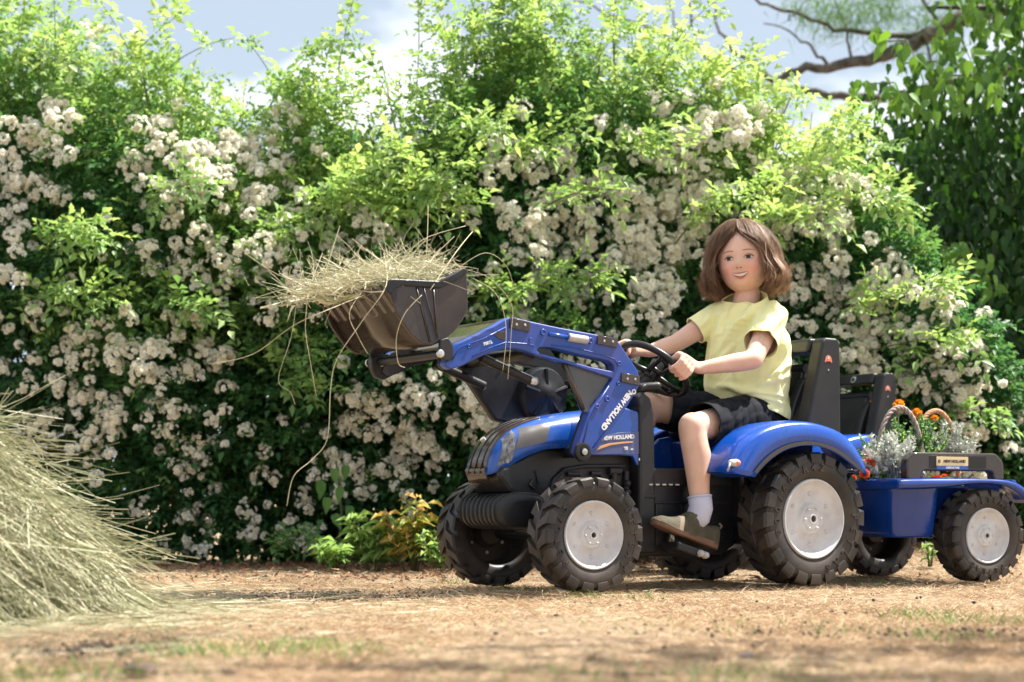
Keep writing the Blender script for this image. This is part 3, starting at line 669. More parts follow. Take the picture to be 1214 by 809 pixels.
tractor = make_tractor(TR, 'blue pedal tractor with raised front loader, ridden by the child in the yellow shirt', 'pedal tractor', 'blue pedal tractors')
F2 = Frame((1.155, 6.72), 34)
z2 = float(gz(1.2, 6.55))
make_tractor(F2, 'blue pedal tractor with no rider, parked behind the trailer with its roll bar showing', 'pedal tractor', 'blue pedal tractors', loader=False, scale=.89, z=z2)

# ------------------------------------------------------------------ trailer
def make_trailer():
    P = FT.P; T = empty('trailer', (FT.O[0], FT.O[1], 0), FT.rot)
    tag(T, 'small blue two-wheeled trailer behind the ridden tractor, loaded with flower baskets', 'trailer')
    # tub: tapered open box
    def ring(hx0, hx1, hy, z, r=.05, n=6, rise=None):
        out = []
        for (cx, cy, a0) in ((hx1 - r, hy - r, 0), (hx0 + r, hy - r, 90), (hx0 + r, -hy + r, 180), (hx1 - r, -hy + r, 270)):
            for i in range(n + 1):
                a = R(a0 + 90 * i / n); x = cx + r * math.cos(a); out.append((x, cy + r * math.sin(a), z + (rise(x) if rise else 0)))
        return out
    m = MB()
    def up(x): return .13 * sstep((.10 - x) / .10) * 1.0
    half = round_poly([(.345, -.27), (.345, .27), (.165, .27), (.150, .185), (-.175, .185), (-.175, -.185), (.150, -.185), (.165, -.27)], .035, 5)
    def rg(k, z, e=0): return [(x * (1 - .10 * k) + .006 * k + (e if x < .1 else -e), y * (1 - .13 * k) - math.copysign(e, y), z) for x, y in half]
    rows = [rg(1.15, .139), rg(1.0, .143), rg(.9, .155), rg(.45, .22), rg(.15, .275), rg(0, .284), rg(0, .296)]
    inner = [rg(0, .296, .006), rg(.5, .21, .006), rg(1, .160, .008)]
    m.grid(rows + inner, closed=True); m.add(rows[0], [tuple(range(len(rows[0])))]); m.add(inner[-1], [tuple(range(len(rows[0])))])
    m.build('tub', M_navy, T, smooth=True, auto=40)
    # rim band with the drooping mudguard behind
    for sd in (1, -1):
        top = [(.352, .315), (.30, .3165), (.20, .318), (.05, .318), (-.06, .316), (-.115, .309), (-.150, .294), (-.175, .272), (-.186, .245)]
        bot = [(.352, .284), (.30, .284), (.26, .285), (.16, .290), (.08, .300), (0, .303), (-.07, .296), (-.12, .275), (-.165, .240)]
        def den(l, n=40):
            l = np.array(l); d = np.r_[0, np.cumsum(np.hypot(*np.diff(l, axis=0).T))]; t = np.linspace(0, d[-1], n); q = np.c_[np.interp(t, d, l[:, 0]), np.interp(t, d, l[:, 1])]
            for _ in range(5): q[1:-1] = .25 * q[:-2] + .5 * q[1:-1] + .25 * q[2:]
            return q
        rows = [[(b[0], sd * .295, b[1]), (a[0] * .35 + b[0] * .65, sd * .302, a[1] * .35 + b[1] * .65), (a[0] * .8 + b[0] * .2, sd * .300, a[1] * .8 + b[1] * .2), (a[0], sd * .288, a[1]), (a[0], sd * .22, a[1] + .001), (a[0], sd * .195, a[1])] for a, b in zip(den(top), den(bot))]
        m = MB(); m.grid(rows); o = m.build('side_rim', M_navy, T, smooth=True, auto=70); s_ = o.modifiers.new('s', 'SOLIDIFY'); s_.thickness = .006; s_.offset = -1 if sd > 0 else 1
        # black handrail with its sign
        out = [(.290, .312), (.290, .372), (.262, .397), (-.062, .397), (-.092, .370), (-.094, .312), (-.052, .312), (-.050, .334), (-.040, .341), (.222, .341), (.232, .332), (.236, .312)]
        b = plate('side_rail', [round_poly(out, .012, 4)], sd * .245, .034, M_gloss, T, .006)
        plate('rail_recess', [round_poly([(.205, .349), (.205, .388), (-.02, .388), (-.02, .349)], .006, 3)], sd * .2622, .0016, M_black, b, .0004)
        c = [P(*q, .263) for q in ((1110, 541.5), (1147.5, 541.5), (1147.5, 557), (1110, 557))]; x0, x1, z0, z1 = c[0].x, c[1].x, c[2].z, c[0].z
        pz = z0 + (z1 - z0) * .27
        plate('cream_label', [round_poly([(x0, pz + .0006), (x0, z1), (x1, z1), (x1, pz + .0006)], .003, 3)], sd * .2638, .0014, M_cream, b, .0003)
        plate('blue_label', [round_poly([(x0, z0), (x0, pz), (x1, pz), (x1, z0)], .002, 3)], sd * .2638, .0014, M_blue, b, .0003)
        xm = (x0 + x1) / 2; xd = (-sd, 0, 0)
        text('name_lettering', 'NEW HOLLAND', basis((xm - sd * .008, sd * .2648, pz + (z1 - pz) * .5), xd, (0, 0, 1)), .0118, M_inkblack, b, .0005, .0006)
        text('name_lettering', 'AGRICULTURE', basis((xm, sd * .2648, (z0 + pz) / 2), xd, (0, 0, 1)), .0080, M_white, b, .0005, .0003)
        m = MB(); m.lathe([(.0022, 0), (.0022, .0008), (.0052, .0008), (.0052, 0)], ((x0 - .010 if sd > 0 else x1 + .010), sd * .2645, pz + (z1 - pz) * .5), 16); m.build('round_mark', M_inkblack, b)
        make_wheel(T, (0, sd * .25, .143), .143, .098, sd, (('PETLAS', 95, 80), ('PETLAS', -85, 80)) if sd > 0 else None, teeth=18)
    m = MB(); m.prism([(.330, .284), (.353, .286), (.353, .312), (.345, .3165), (.330, .3165)], -.297, .297); m.prism([(-.165, .284), (-.185, .284), (-.190, .30), (-.18, .316), (-.165, .316)], -.22, .22); m.build('front_rim', M_navy, T, bevel=.004)
    m = MB(); m.tube([(0, -.22, .143), (0, .22, .143)], .012, 10); m.box((0, 0, .16), (.05, .12, .02)); m.build('axle', M_black, T, bevel=.003)
    m = MB(); m.tube([(.30, 0, .17), (.40, 0, .17), (.62, .0, .20), (.78, 0, .20)], .016, 10); m.build('drawbar', M_black, T, smooth=True, auto=40)
    return T
trailer = make_trailer()

# ------------------------------------------------------------------ ground
def make_ground():
    xs = np.r_[np.linspace(-60, -6, 14), np.linspace(-5, 5, 160), np.linspace(6, 60, 14)]; ys = np.r_[np.linspace(-20, .5, 8), np.linspace(1, 10, 200), np.linspace(11, 120, 24)]
    X, Y = np.meshgrid(xs, ys); Z = gz(X, Y) - .012 + .006 * noise2(X, Y, 3, 4, 3.0)
    V = np.c_[X.ravel(), Y.ravel(), Z.ravel()]; n = len(xs); i = np.arange(len(ys) - 1)[:, None] * n + np.arange(n - 1)[None]; i = i.ravel()
    me = npmesh('ground', V, np.c_[i, i + 1, i + n + 1, i + n], smooth=True)
    m = bpy.data.materials.new('dry_lawn'); m.use_nodes = True; nt = m.node_tree; p = nt.nodes['Principled BSDF']; p.inputs['Roughness'].default_value = .95; p.inputs['Specular IOR Level'].default_value = .1
    t = nn(nt, 'ShaderNodeTexCoord'); L = nt.links.new
    def noi(s, d=6): 
        n = nn(nt, 'ShaderNodeTexNoise'); n.inputs['Scale'].default_value = s; n.inputs['Detail'].default_value = d; n.inputs['Roughness'].default_value = .65; L(t.outputs['Object'], n.inputs['Vector']); return n
    a = noi(38, 8); r = nn(nt, 'ShaderNodeValToRGB'); e = r.color_ramp.elements; e[0].position = .34; e[0].color = (.17, .12, .08, 1); e[1].position = .66; e[1].color = (.56, .44, .29, 1); x = e.new(.5); x.color = (.37, .27, .17, 1)
    b = noi(2.3, 6); r2 = nn(nt, 'ShaderNodeValToRGB'); e = r2.color_ramp.elements; e[0].position = .56; e[0].color = (0, 0, 0, 1); e[1].position = .70; e[1].color = (1, 1, 1, 1)
    mx = nn(nt, 'ShaderNodeMix', data_type='RGBA'); mx.inputs[7].default_value = (.20, .15, .115, 1); L(a.outputs[0], r.inputs[0]); L(b.outputs[0], r2.inputs[0]); L(r2.outputs[0], mx.inputs[0]); L(r.outputs[0], mx.inputs[6]); L(mx.outputs[2], p.inputs['Base Color'])
    c = noi(90, 8); bu = nn(nt, 'ShaderNodeBump'); bu.inputs['Strength'].default_value = 1; bu.inputs['Distance'].default_value = .02; L(c.outputs[0], bu.inputs['Height']); L(bu.outputs[0], p.inputs['Normal'])
    tag(link('ground', me, m), kind='structure')
make_ground()
def ribbons(P0, D, Ln, Wd, nseg, droop, tint, curl=None, taper=True):
    """thin blades: start points, directions, lengths, widths"""
    N = len(P0); D = D / np.linalg.norm(D, axis=1, keepdims=True); r = rng.normal(size=(N, 3)); S = np.cross(D, r); S /= np.linalg.norm(S, axis=1, keepdims=True) + 1e-9
    t = np.linspace(0, 1, nseg + 1); V = np.zeros((N, nseg + 1, 2, 3))
    if curl is None: curl = np.zeros((N, 3))
    for k, u in enumerate(t):
        c = P0 + D * (Ln * u)[:, None] + curl * (Ln * u * u)[:, None]; c[:, 2] -= droop * Ln * u * u
        w = Wd * (1 - .85 * u if taper else 1)
        V[:, k, 0] = c - S * (w / 2)[:, None]; V[:, k, 1] = c + S * (w / 2)[:, None]
    b = (np.arange(N) * (nseg + 1) * 2)[:, None] + (np.arange(nseg) * 2)[None]; b = b.ravel()
    return V.reshape(-1, 3), np.c_[b, b + 1, b + 3, b + 2], np.repeat(tint, (nseg + 1) * 2)
# dry mown grass over the lawn in view
def lawn():
    N = 230000
    Y = 2.15 + (7.6 - 2.15) * rng.random(N) ** 1.15; X = (rng.random(N) - .5) * 1.34 * Y * 1214 / F / 1.05
    pn = noise2(X, Y, 11, 4, 2.2); keep = rng.random(N) < np.clip(.95 - .75 * (pn > .62), 0, 1); X, Y = X[keep], Y[keep]; N = len(X)
    z = gz(X, Y) - .010; a = rng.random(N) * 6.283; up = np.abs(rng.normal(.25, .35, N))
    D = np.c_[np.cos(a), np.sin(a), up]; Ln = rng.uniform(.012, .050, N); Wd = rng.uniform(.0008, .0019, N)
    V, Fc, T = ribbons(np.c_[X, Y, z], D, Ln, Wd, 2, .25, np.clip(rng.normal(.66, .22, N) - .22 * sstep(noise2(X, Y, 5, 4, 2.5) / .6) + .1 * noise2(X, Y, 6, 3, 6), 0, 1))
    tag(link('dry_grass', npmesh('dry_grass', V, Fc, T), M_dry), 'short parched straw-coloured grass covering the lawn', 'grass', kind='stuff')
    # green tufts
    pts = []
    for (px, py, s, n) in ((330, 765, .10, 260), (210, 770, .06, 130), (60, 797, .10, 240), (1150, 733, .08, 160), (1090, 726, .05, 80), (880, 798, .09, 150), (400, 770, .08, 100), (1110, 752, .07, 90), (700, 705, .045, 60), (690, 800, .12, 110), (760, 706, .05, 40), (1040, 692, .03, 40), (540, 690, .03, 40), (620, 697, .05, 60), (820, 740, .2, 60), (985, 745, .15, 60), (1128, 640, .02, 30), (190, 742, .02, 40)):
        Yc = CH * F / (py - HY); Xc = (px - CX) / F * Yc
        for _ in range(n): pts.append((Xc + rnd.gauss(0, s), Yc + rnd.gauss(0, s)))
    pts = np.array(pts); N = len(pts); a = rng.random(N) * 6.283
    V, Fc, T = ribbons(np.c_[pts, gz(pts[:, 0], pts[:, 1]) - .008], np.c_[.5 * np.cos(a), .5 * np.sin(a), np.full(N, .8)], rng.uniform(.015, .05, N), rng.uniform(.0016, .003, N), 3, .35, rng.random(N))
    W_ = [TR.W((x_, s_ * .24, 0)) for x_ in (0, FW) for s_ in (1, -1)] + [FT.W((0, s_ * .25, 0)) for s_ in (1, -1)]
    q = np.array([(c[0] + rnd.gauss(0, .075), c[1] + rnd.gauss(-.01, .05)) for c in W_ for _ in range(420)]); n_ = len(q); a = rng.random(n_) * 6.283
    V2, F2, T2 = ribbons(np.c_[q, gz(q[:, 0], q[:, 1]) - .008], np.c_[.7 * np.cos(a), .7 * np.sin(a), np.abs(rng.normal(.6, .3, n_))], rng.uniform(.012, .042, n_), rng.uniform(.0009, .0018, n_), 3, .3, np.clip(rng.normal(.6, .2, n_), 0, 1))
    tag(link('dry_grass_tufts', npmesh('dry_grass_tufts', V2, F2, T2), M_dry), 'dry upright grass blades pushed up around the tractor and trailer wheels', 'grass', kind='stuff')
    tag(link('green_grass', npmesh('green_grass', V, Fc, T), M_green), 'sparse green grass tufts regrowing in the parched lawn', 'grass', kind='stuff')
    # fallen leaves and twigs along the hedge foot
    N = 5200; X = rng.uniform(-2.4, 2.4, N); Y = 7.05 + rng.normal(0, .16, N) + np.where(rng.random(N) < .25, -rng.random(N) * 1.3, 0); a = rng.random(N) * 6.283
    V, Fc, T = ribbons(np.c_[X, Y, gz(X, Y) - .004 + rng.random(N) * .014], np.c_[np.cos(a), np.sin(a), rng.normal(0, .35, N)], rng.uniform(.012, .04, N), rng.uniform(.002, .010, N), 3, .3, rng.random(N), rng.normal(0, .3, (N, 3)))
    tag(link('leaf_litter', npmesh('leaf_litter', V, Fc, T), M_litter), 'reddish brown fallen leaves and twigs along the hedge foot', 'leaf litter', kind='stuff')
lawn()
def clod(px, py, r, label, m, group=None, flat=.55):
    Yc = CH * F / (py - HY); Xc = (px - CX) / F * Yc; b = bmesh.new(); bmesh.ops.create_icosphere(b, subdivisions=3, radius=r)
    for v in b.verts:
        n = v.co.normalized(); k = 1 + .22 * math.sin(n.x * 5 + px) * math.cos(n.y * 4 + py) + .10 * math.sin(n.z * 13 + n.x * 11); v.co = v.co * k; v.co.z *= flat
    me = bpy.data.meshes.new('clod'); b.to_mesh(me); b.free()
    for p in me.polygons: p.use_smooth = True
    o = link('soil_clod', me, m); o.location = (Xc, Yc, r * flat * .45 - .012); tag(o, label, 'clod', group)
M_soil = mat('soil', (.04, .028, .024), .95, col2=(.10, .07, .055), vscale=60, bump=1, bscale=90)
M_stone = mat('grey_stone', (.16, .15, .145), .8, var=.3, vscale=60, bump=.6, bscale=120)
clod(163, 789, .026, 'dark lump of soil on the grass in front of the hay pile', M_soil, flat=.4)
clod(885, 773, .013, 'small grey stone on the dry grass in front of the big rear wheel', M_stone)
clod(738, 795, .014, 'small dark clod at the bottom edge below the front wheel', M_soil)
clod(219, 693, .018, 'dark clod beside the right end of the hay pile', M_soil)
clod(273, 790, .010, 'tiny dark crumb of soil right of the large flat soil lump', M_soil)

# ------------------------------------------------------------------ foliage
def leaflets(P0, D, Nn, Ln, Wd, fold=.25, droop=.2):
    """small folded leaves: base, direction, normal"""
    N = len(P0); S = np.cross(D, Nn); S /= np.linalg.norm(S, axis=1, keepdims=True) + 1e-9; U = np.cross(S, D)
    L_ = Ln[:, None]; W_ = Wd[:, None]; z = np.array([0, 0, 1.0])
    V = np.stack([P0, P0 + D * L_ * .45 + S * W_ * .5 + U * W_ * fold, P0 + D * L_ * .45 - S * W_ * .5 + U * W_ * fold, P0 + D * L_ * .5 - z * L_ * droop * .25, P0 + D * L_ - z * L_ * droop], 1)
    b = (np.arange(N) * 5)[:, None]; F_ = np.concatenate([b + np.array([[0, 3, 1]]), b + np.array([[0, 2, 3]]), b + np.array([[1, 3, 4]]), b + np.array([[2, 4, 3]])], 1).reshape(-1, 3)
    return V.reshape(-1, 3), F_
def unit(a): return a / (np.linalg.norm(a, axis=1, keepdims=True) + 1e-9)
def compound(P0, D, Nn, Ln, tint, pairs=3, size=.33, tj=.12):
    """pinnate leaves"""
    N = len(P0); D = unit(D); S = unit(np.cross(D, Nn)); U = np.cross(S, D); PP = []; DD = []; NN = []; LL = []; TT = []
    for k in range(pairs + 1):
        u = .28 + .72 * k / pairs; base = P0 + D * (Ln * u)[:, None]; base[:, 2] -= .22 * Ln * u * u
        for sgn in ((-1, 1) if k < pairs else (0,)):
            d = unit(D * (.55 if sgn else 1) + S * sgn * .85 + U * rng.normal(0, .16, (N, 1)) + rng.normal(0, .08, (N, 3))); PP.append(base); DD.append(d); NN.append(unit(U + rng.normal(0, .25, (N, 3))))
            LL.append(Ln * size * rng.uniform(.85, 1.2, N) * (1.15 if sgn == 0 else 1 - .12 * (pairs - 1 - k) * .5)); TT.append(np.clip(tint + rng.normal(0, tj * .4, N), 0, 1))
    PP = np.concatenate(PP); DD = np.concatenate(DD); NN = np.concatenate(NN); LL = np.concatenate(LL); TT = np.concatenate(TT)
    V, F_ = leaflets(PP, DD, NN, LL, LL * rng.uniform(.48, .62, len(LL)))
    return V, F_, np.repeat(TT, 5)
class Geo:
    def __init__(s): s.V = []; s.F = []; s.T = []; s.n = 0
    def add(s, V, F_, T): s.V.append(V); s.F.append(F_ + s.n); s.T.append(T); s.n += len(V)
    def build(s, name, m, parent=None): return link(name, npmesh(name, np.concatenate(s.V), np.concatenate(s.F), np.concatenate(s.T)), m, parent)
HB = 7.15
def hsurf(px, py):
    """distance of the hedge's leafy face at this height and width (world X, Z)"""
    pass
def front(X, Z):
    """Y of the leafy face: bulging, lumpy, leaning back with height"""
    base = HB + .06 * Z + .16 * np.maximum(Z - 1.1, 0) ** 1.5 - .14 * np.exp(-((Z - .75) / .5) ** 2)
    n = .15 * noise2(X, Z, 21, 3, 2.3) + .09 * noise2(X, Z, 22, 3, 7.5)
    foot = .10 * np.exp(-(Z / .18) ** 2)
    return base + n + foot
# silhouette of the leafy mass, as world height over world X (from photo columns at about 7.6 m)
_top = [(-140, -80), (0, -10), (60, 5), (130, 20), (190, 40), (230, 95), (270, 120), (310, 132), (345, 120), (380, 95), (420, 100), (460, 125), (500, 110), (530, 40), (565, 5), (620, -25), (680, 0), (720, 10), (760, -20), (820, 40), (870, 62), (910, 90), (950, 128), (1000, 150), (1030, 180), (1050, 225), (1080, 320), (1115, 372), (1150, 415), (1180, 470), (1214, 540), (1260, 600), (1290, 650)]
_tx = np.array([(a - CX) / F * 7.6 for a, b in _top]); _tz = np.array([CH + (HY - b) / F * 7.6 for a, b in _top])
def top(X): return np.interp(X, _tx, _tz)
def rosebush(x0, x1, label, nleaf, seed):
    global rng
    rng = np.random.default_rng(seed)
    B = empty('rose_bush', ((x0 + x1) / 2, HB + .5, float(gz((x0 + x1) / 2, HB)))); tag(B, label, 'rose bush', 'flowering climbing roses in the hedge'); off = np.array(B.location)
    g = Geo()
    n = int(nleaf * 1.25); X = rng.uniform(x0 - .08, x1 + .08, n); tp = top(X) + .05 * noise2(X, X * 0, 9, 3, 9); gr = gz(X, 7.1)
    Z = gr + (tp - gr) * rng.random(n) ** .92; dep = rng.exponential(.13, n); dep = np.where(rng.random(n) < .35, rng.uniform(0, .75, n), dep)
    thin = (tp - Z) / .28; keep = (rng.random(n) < np.clip(.30 + thin, 0, 1)); X, Z, dep, tp = X[keep], Z[keep], dep[keep], tp[keep]; n = len(X)
    # lumps: clear out small hollows
    hole = noise2(X, Z, 31, 3, 6.0); k = ~((hole > .52) & (dep < .14)); X, Z, dep, tp = X[k], Z[k], dep[k], tp[k]; n = len(X)
    Y = front(X, Z) + dep
    out = np.c_[rng.normal(0, .55, n), -np.abs(rng.normal(.6, .5, n)), rng.normal(.25, .5, n)]
    Nn = unit(np.c_[rng.normal(0, .4, n), rng.normal(-.35, .3, n), rng.normal(.9, .2, n)])
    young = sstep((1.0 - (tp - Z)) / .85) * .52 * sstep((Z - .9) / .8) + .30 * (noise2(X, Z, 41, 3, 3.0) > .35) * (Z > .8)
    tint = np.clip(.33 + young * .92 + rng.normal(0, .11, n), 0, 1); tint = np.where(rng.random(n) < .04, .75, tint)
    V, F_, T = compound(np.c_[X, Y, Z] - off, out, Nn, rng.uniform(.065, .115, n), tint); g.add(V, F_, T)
    # broad dark inner leaves that close the bush
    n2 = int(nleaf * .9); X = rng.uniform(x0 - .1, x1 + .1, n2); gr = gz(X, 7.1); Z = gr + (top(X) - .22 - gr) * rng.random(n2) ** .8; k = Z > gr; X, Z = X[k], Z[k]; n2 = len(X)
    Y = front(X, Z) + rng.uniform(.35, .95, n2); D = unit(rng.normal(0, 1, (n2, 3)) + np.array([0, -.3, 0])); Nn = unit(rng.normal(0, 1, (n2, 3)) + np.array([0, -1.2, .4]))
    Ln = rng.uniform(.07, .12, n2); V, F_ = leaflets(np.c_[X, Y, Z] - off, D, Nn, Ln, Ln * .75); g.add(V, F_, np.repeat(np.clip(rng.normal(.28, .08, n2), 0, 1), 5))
    g.build('foliage', M_leaf, B)['kind'] = 'stuff'
    # canes inside
    m = MB()
    for i in range(int((x1 - x0) * 16)):
        x = rnd.uniform(x0 + .1, x1 - .1); zt = float(top(x)) - .15; p = [(x - off[0], .1 + rnd.uniform(-.3, .3), 0 - .02)]
        a = rnd.uniform(-.35, .35); nseg = 7
        for q in range(1, nseg): u = q / (nseg - 1); p.append((x + a * u * u - off[0] + rnd.gauss(0, .02), p[0][1] + rnd.gauss(0, .03) - .05 * u, (zt - off[2]) * u))
        m.tube(p, [.010 - .007 * q / (nseg - 1) for q in range(nseg)], 5)
    m.build('cane', M_stem, B, smooth=True)
    return B, off
bushes = [rosebush(-2.55, -.80, 'left rose bush of the hedge, small white flowers over dark leaves behind the hay pile', 9500, 101),
          rosebush(-.80, .02, 'middle rose bush of the hedge behind the raised bucket, mostly lime green leaves', 5200, 102),
          rosebush(.02, 2.30, 'right rose bush of the hedge behind the child, thick with big cream flower trusses', 12000, 103)]
def bush_of(x): return bushes[0] if x < -.80 else bushes[1] if x < .02 else bushes[2]
# arching leafy shoots, listed as photo columns and rows of root, middle and tip with distance
rng = np.random.default_rng(77)
def shoot(pts, dense=1.0, tint=.85, ln=.10, rad=.0035, nm='leafy_shoot', cluster=0):
    p = [W3(a, b, y) for a, b, y in pts]; B, off = bush_of(p[0].x); o = Vector(off)
    c = []; n = 14
    for i in range(n + 1):
        t = i / n; c.append(p[0] * (1 - t) ** 2 + p[1] * 2 * t * (1 - t) + p[2] * t * t)
    m = MB(); m.tube([q - o for q in c], [rad * (1 - .7 * i / n) for i in range(n + 1)], 5); s = m.build(nm, M_stem, B, smooth=True)
    k = max(6, int(dense * sum((c[i + 1] - c[i]).length for i in range(n)) / .022)); ts = np.sort(rng.uniform(.12, 1, k)); ca = np.array([q[:] for q in c]); ti = ts * n; i0 = np.minimum(ti.astype(int), n - 1); f = (ti - i0)[:, None]
    P0 = ca[i0] * (1 - f) + ca[i0 + 1] * f - off; tg = unit(ca[i0 + 1] - ca[i0]); D = unit(tg * .5 + rng.normal(0, .65, (k, 3)) + np.array([0, -.25, .15])); P0 = P0 + rng.normal(0, cluster, (k, 3))
    V, F_, T = compound(P0, D, unit(rng.normal(0, .35, (k, 3)) + np.array([0, -.3, 1])), rng.uniform(.6, 1.15, k) * ln, np.clip(rng.normal(tint, .07, k), 0, 1), pairs=2, size=.42)
    link('leaves', npmesh('leaves', V, F_, T), M_leaf, s)['kind'] = 'stuff'
SH = [((150, 150, 7.6), (190, 60, 7.5), (278, 45, 7.3), 1, .8), ((60, 120, 7.5), (70, 60, 7.5), (62, -20, 7.4), .8, .85), ((180, 130, 7.6), (150, 40, 7.5), (110, -10, 7.4), 1.2, .9), ((100, 150, 7.6), (140, 70, 7.5), (215, 15, 7.3), 1.4, .9), ((0, 120, 7.6), (30, 50, 7.5), (30, -20, 7.4), 1.5, .85), ((130, 190, 7.6), (120, 90, 7.5), (60, 50, 7.3), 1.5, .9), ((220, 190, 7.6), (190, 110, 7.5), (170, 70, 7.3), 1.5, .85),
      ((310, 150, 7.6), (330, 90, 7.5), (395, 42, 7.3), 1, .8), ((350, 160, 7.6), (330, 90, 7.5), (290, 45, 7.4), .7, .75), ((395, 150, 7.6), (400, 60, 7.5), (425, -20, 7.4), 1.1, .85), ((470, 160, 7.6), (460, 80, 7.5), (400, 35, 7.4), 1, .8), ((490, 150, 7.6), (500, 60, 7.5), (495, -10, 7.4), .9, .85), ((540, 130, 7.6), (540, 40, 7.5), (505, -15, 7.4), 1.3, .9), ((600, 120, 7.6), (590, 20, 7.5), (600, -30, 7.4), 1.5, .9), ((560, 160, 7.6), (560, 60, 7.4), (580, 0, 7.2), 1.5, .9),
      ((660, 150, 7.6), (650, 60, 7.4), (630, 0, 7.2), 1.4, .9), ((770, 140, 7.6), (780, 50, 7.4), (850, 0, 7.2), 1.3, .92), ((740, 150, 7.5), (720, 60, 7.3), (730, 0, 7.2), 1.4, .92), ((820, 160, 7.5), (850, 70, 7.3), (905, 70, 7.2), 1.6, .95), ((880, 200, 7.5), (900, 120, 7.3), (955, 110, 7.2), 1.8, .95), ((950, 240, 7.4), (960, 140, 7.2), (1005, 150, 7.1), 1.8, .95), ((900, 260, 7.3), (960, 190, 7.1), (1030, 190, 7.0), 1.8, .92), ((980, 290, 7.3), (1020, 210, 7.1), (1075, 240, 7.0), 1.8, .92),
      # sprays standing out of the hedge's face
      ((20, 370, 7.25), (70, 340, 7.0), (125, 350, 6.85), 2.2, .80), ((40, 300, 7.25), (80, 260, 7.0), (130, 275, 6.85), 2.6, .80), ((170, 360, 7.25), (215, 345, 7.0), (260, 372, 6.85), 2.0, .75), ((150, 260, 7.3), (190, 220, 7.0), (250, 215, 6.9), 1.6, .72), ((330, 330, 7.3), (360, 250, 7.0), (420, 215, 6.9), 2.6, .82), ((400, 300, 7.3), (450, 220, 7.0), (555, 195, 6.9), 3.2, .86), ((430, 280, 7.3), (480, 240, 7.0), (560, 235, 6.9), 3.2, .86), ((380, 260, 7.3), (410, 190, 7.1), (480, 180, 6.95), 2.8, .88), ((480, 200, 7.3), (530, 150, 7.1), (600, 140, 6.95), 2.4, .86),
      ((560, 360, 7.2), (590, 330, 7.0), (620, 345, 6.85), 2.2, .80), ((620, 350, 7.2), (660, 320, 7.0), (720, 330, 6.85), 2.6, .82), ((640, 250, 7.2), (680, 220, 7.0), (735, 225, 6.9), 1.6, .80), ((800, 290, 7.2), (850, 220, 7.0), (920, 215, 6.9), 2.4, .88), ((870, 300, 7.2), (930, 240, 7.0), (1000, 250, 6.9), 2.4, .9), ((990, 380, 7.1), (1040, 330, 6.9), (1140, 335, 6.75), 2.0, .88), ((1020, 420, 7.1), (1080, 400, 6.9), (1150, 400, 6.8), 1.6, .8), ((330, 420, 7.2), (350, 450, 7.0), (385, 470, 6.9), 2.0, .72), ((330, 470, 7.2), (360, 400, 7.0), (400, 420, 6.9), 1.6, .7), ((700, 400, 7.2), (680, 380, 7.0), (640, 385, 6.9), 1.4, .6), ((1090, 520, 7.1), (1130, 470, 6.9), (1190, 500, 6.8), 1.5, .7), ((720, 190, 7.3), (770, 150, 7.1), (830, 160, 7.0), 2.4, .86), ((600, 200, 7.3), (640, 150, 7.1), (700, 160, 7.0), 2.2, .8), ((1030, 600, 7.0), (1060, 560, 6.9), (1120, 590, 6.8), 1.5, .6), ((320, 655, 7.05), (350, 630, 6.9), (380, 650, 6.85), 2.0, .55), ((250, 300, 7.3), (290, 270, 7.1), (340, 290, 7.0), 1.6, .7)]
for a, b, c, d, t in SH: shoot((a, b, c), d, t, cluster=.018 if d > 1.5 else .006)

# flower trusses: domes of small cream roses
def make_truss(seed, nfl, rad, fr):
    r = np.random.default_rng(seed); V = []; F_ = []; T = []; MI = []; base = r.uniform(.55, .95)
    for i in range(nfl):
        a = r.random() * 6.283; e_ = math.acos(1 - r.random() * .95); d = np.array([math.cos(a) * math.sin(e_), math.sin(a) * math.sin(e_), math.cos(e_)])
        c = d * rad * r.uniform(.62, 1.12) * np.array([1, 1, .8]); nrm = unit((d + r.normal(0, .25, 3))[None])[0]; s = unit(np.cross(nrm, r.normal(size=3))[None])[0]; u = np.cross(nrm, s); f = fr * r.uniform(.8, 1.2); tn = base + r.normal(0, .12)
        for k in range(5):
            an = 2 * math.pi * k / 5; q = lambda an, rr, h: c + (s * math.cos(an) + u * math.sin(an)) * rr * f + nrm * h * f
            b0 = len(V); V += [q(an, .1, -.05), q(an - .55, .75, .12), q(an - .25, 1.0, .10 + r.uniform(-.1, .15)), q(an + .25, 1.0, .10 + r.uniform(-.1, .15)), q(an + .55, .75, .12)]; F_ += [(b0, b0 + 1, b0 + 2), (b0, b0 + 2, b0 + 3), (b0, b0 + 3, b0 + 4)]; MI += [0] * 3; T += [tn - .25, tn, tn + .05, tn + .05, tn]
        for k in range(5):
            an = 2 * math.pi * (k + .5) / 5; q = lambda an, rr, h: c + (s * math.cos(an) + u * math.sin(an)) * rr * f + nrm * h * f
            b0 = len(V); V += [q(an, .05, .0), q(an - .65, .55, .42), q(an - .25, .72, .50 + r.uniform(-.1, .12)), q(an + .25, .72, .50 + r.uniform(-.1, .12)), q(an + .65, .55, .42)]; F_ += [(b0, b0 + 1, b0 + 2), (b0, b0 + 2, b0 + 3), (b0, b0 + 3, b0 + 4)]; MI += [0] * 3; T += [tn - .45, tn - .1, tn, tn, tn - .1]
        b0 = len(V); V += [c + (s * math.cos(x) + u * math.sin(x)) * .20 * f + nrm * .14 * f for x in (0, 1.57, 3.14, 4.71)]; F_ += [(b0, b0 + 1, b0 + 2), (b0, b0 + 2, b0 + 3)]; MI += [1, 1]; T += [.5] * 4
    me = npmesh('flower_truss', V, F_, np.clip(T, 0, 1), mi=MI); me.materials.append(M_petal); me.materials.append(M_stamen); return me, np.array(V), np.array(F_), np.array(T), MI
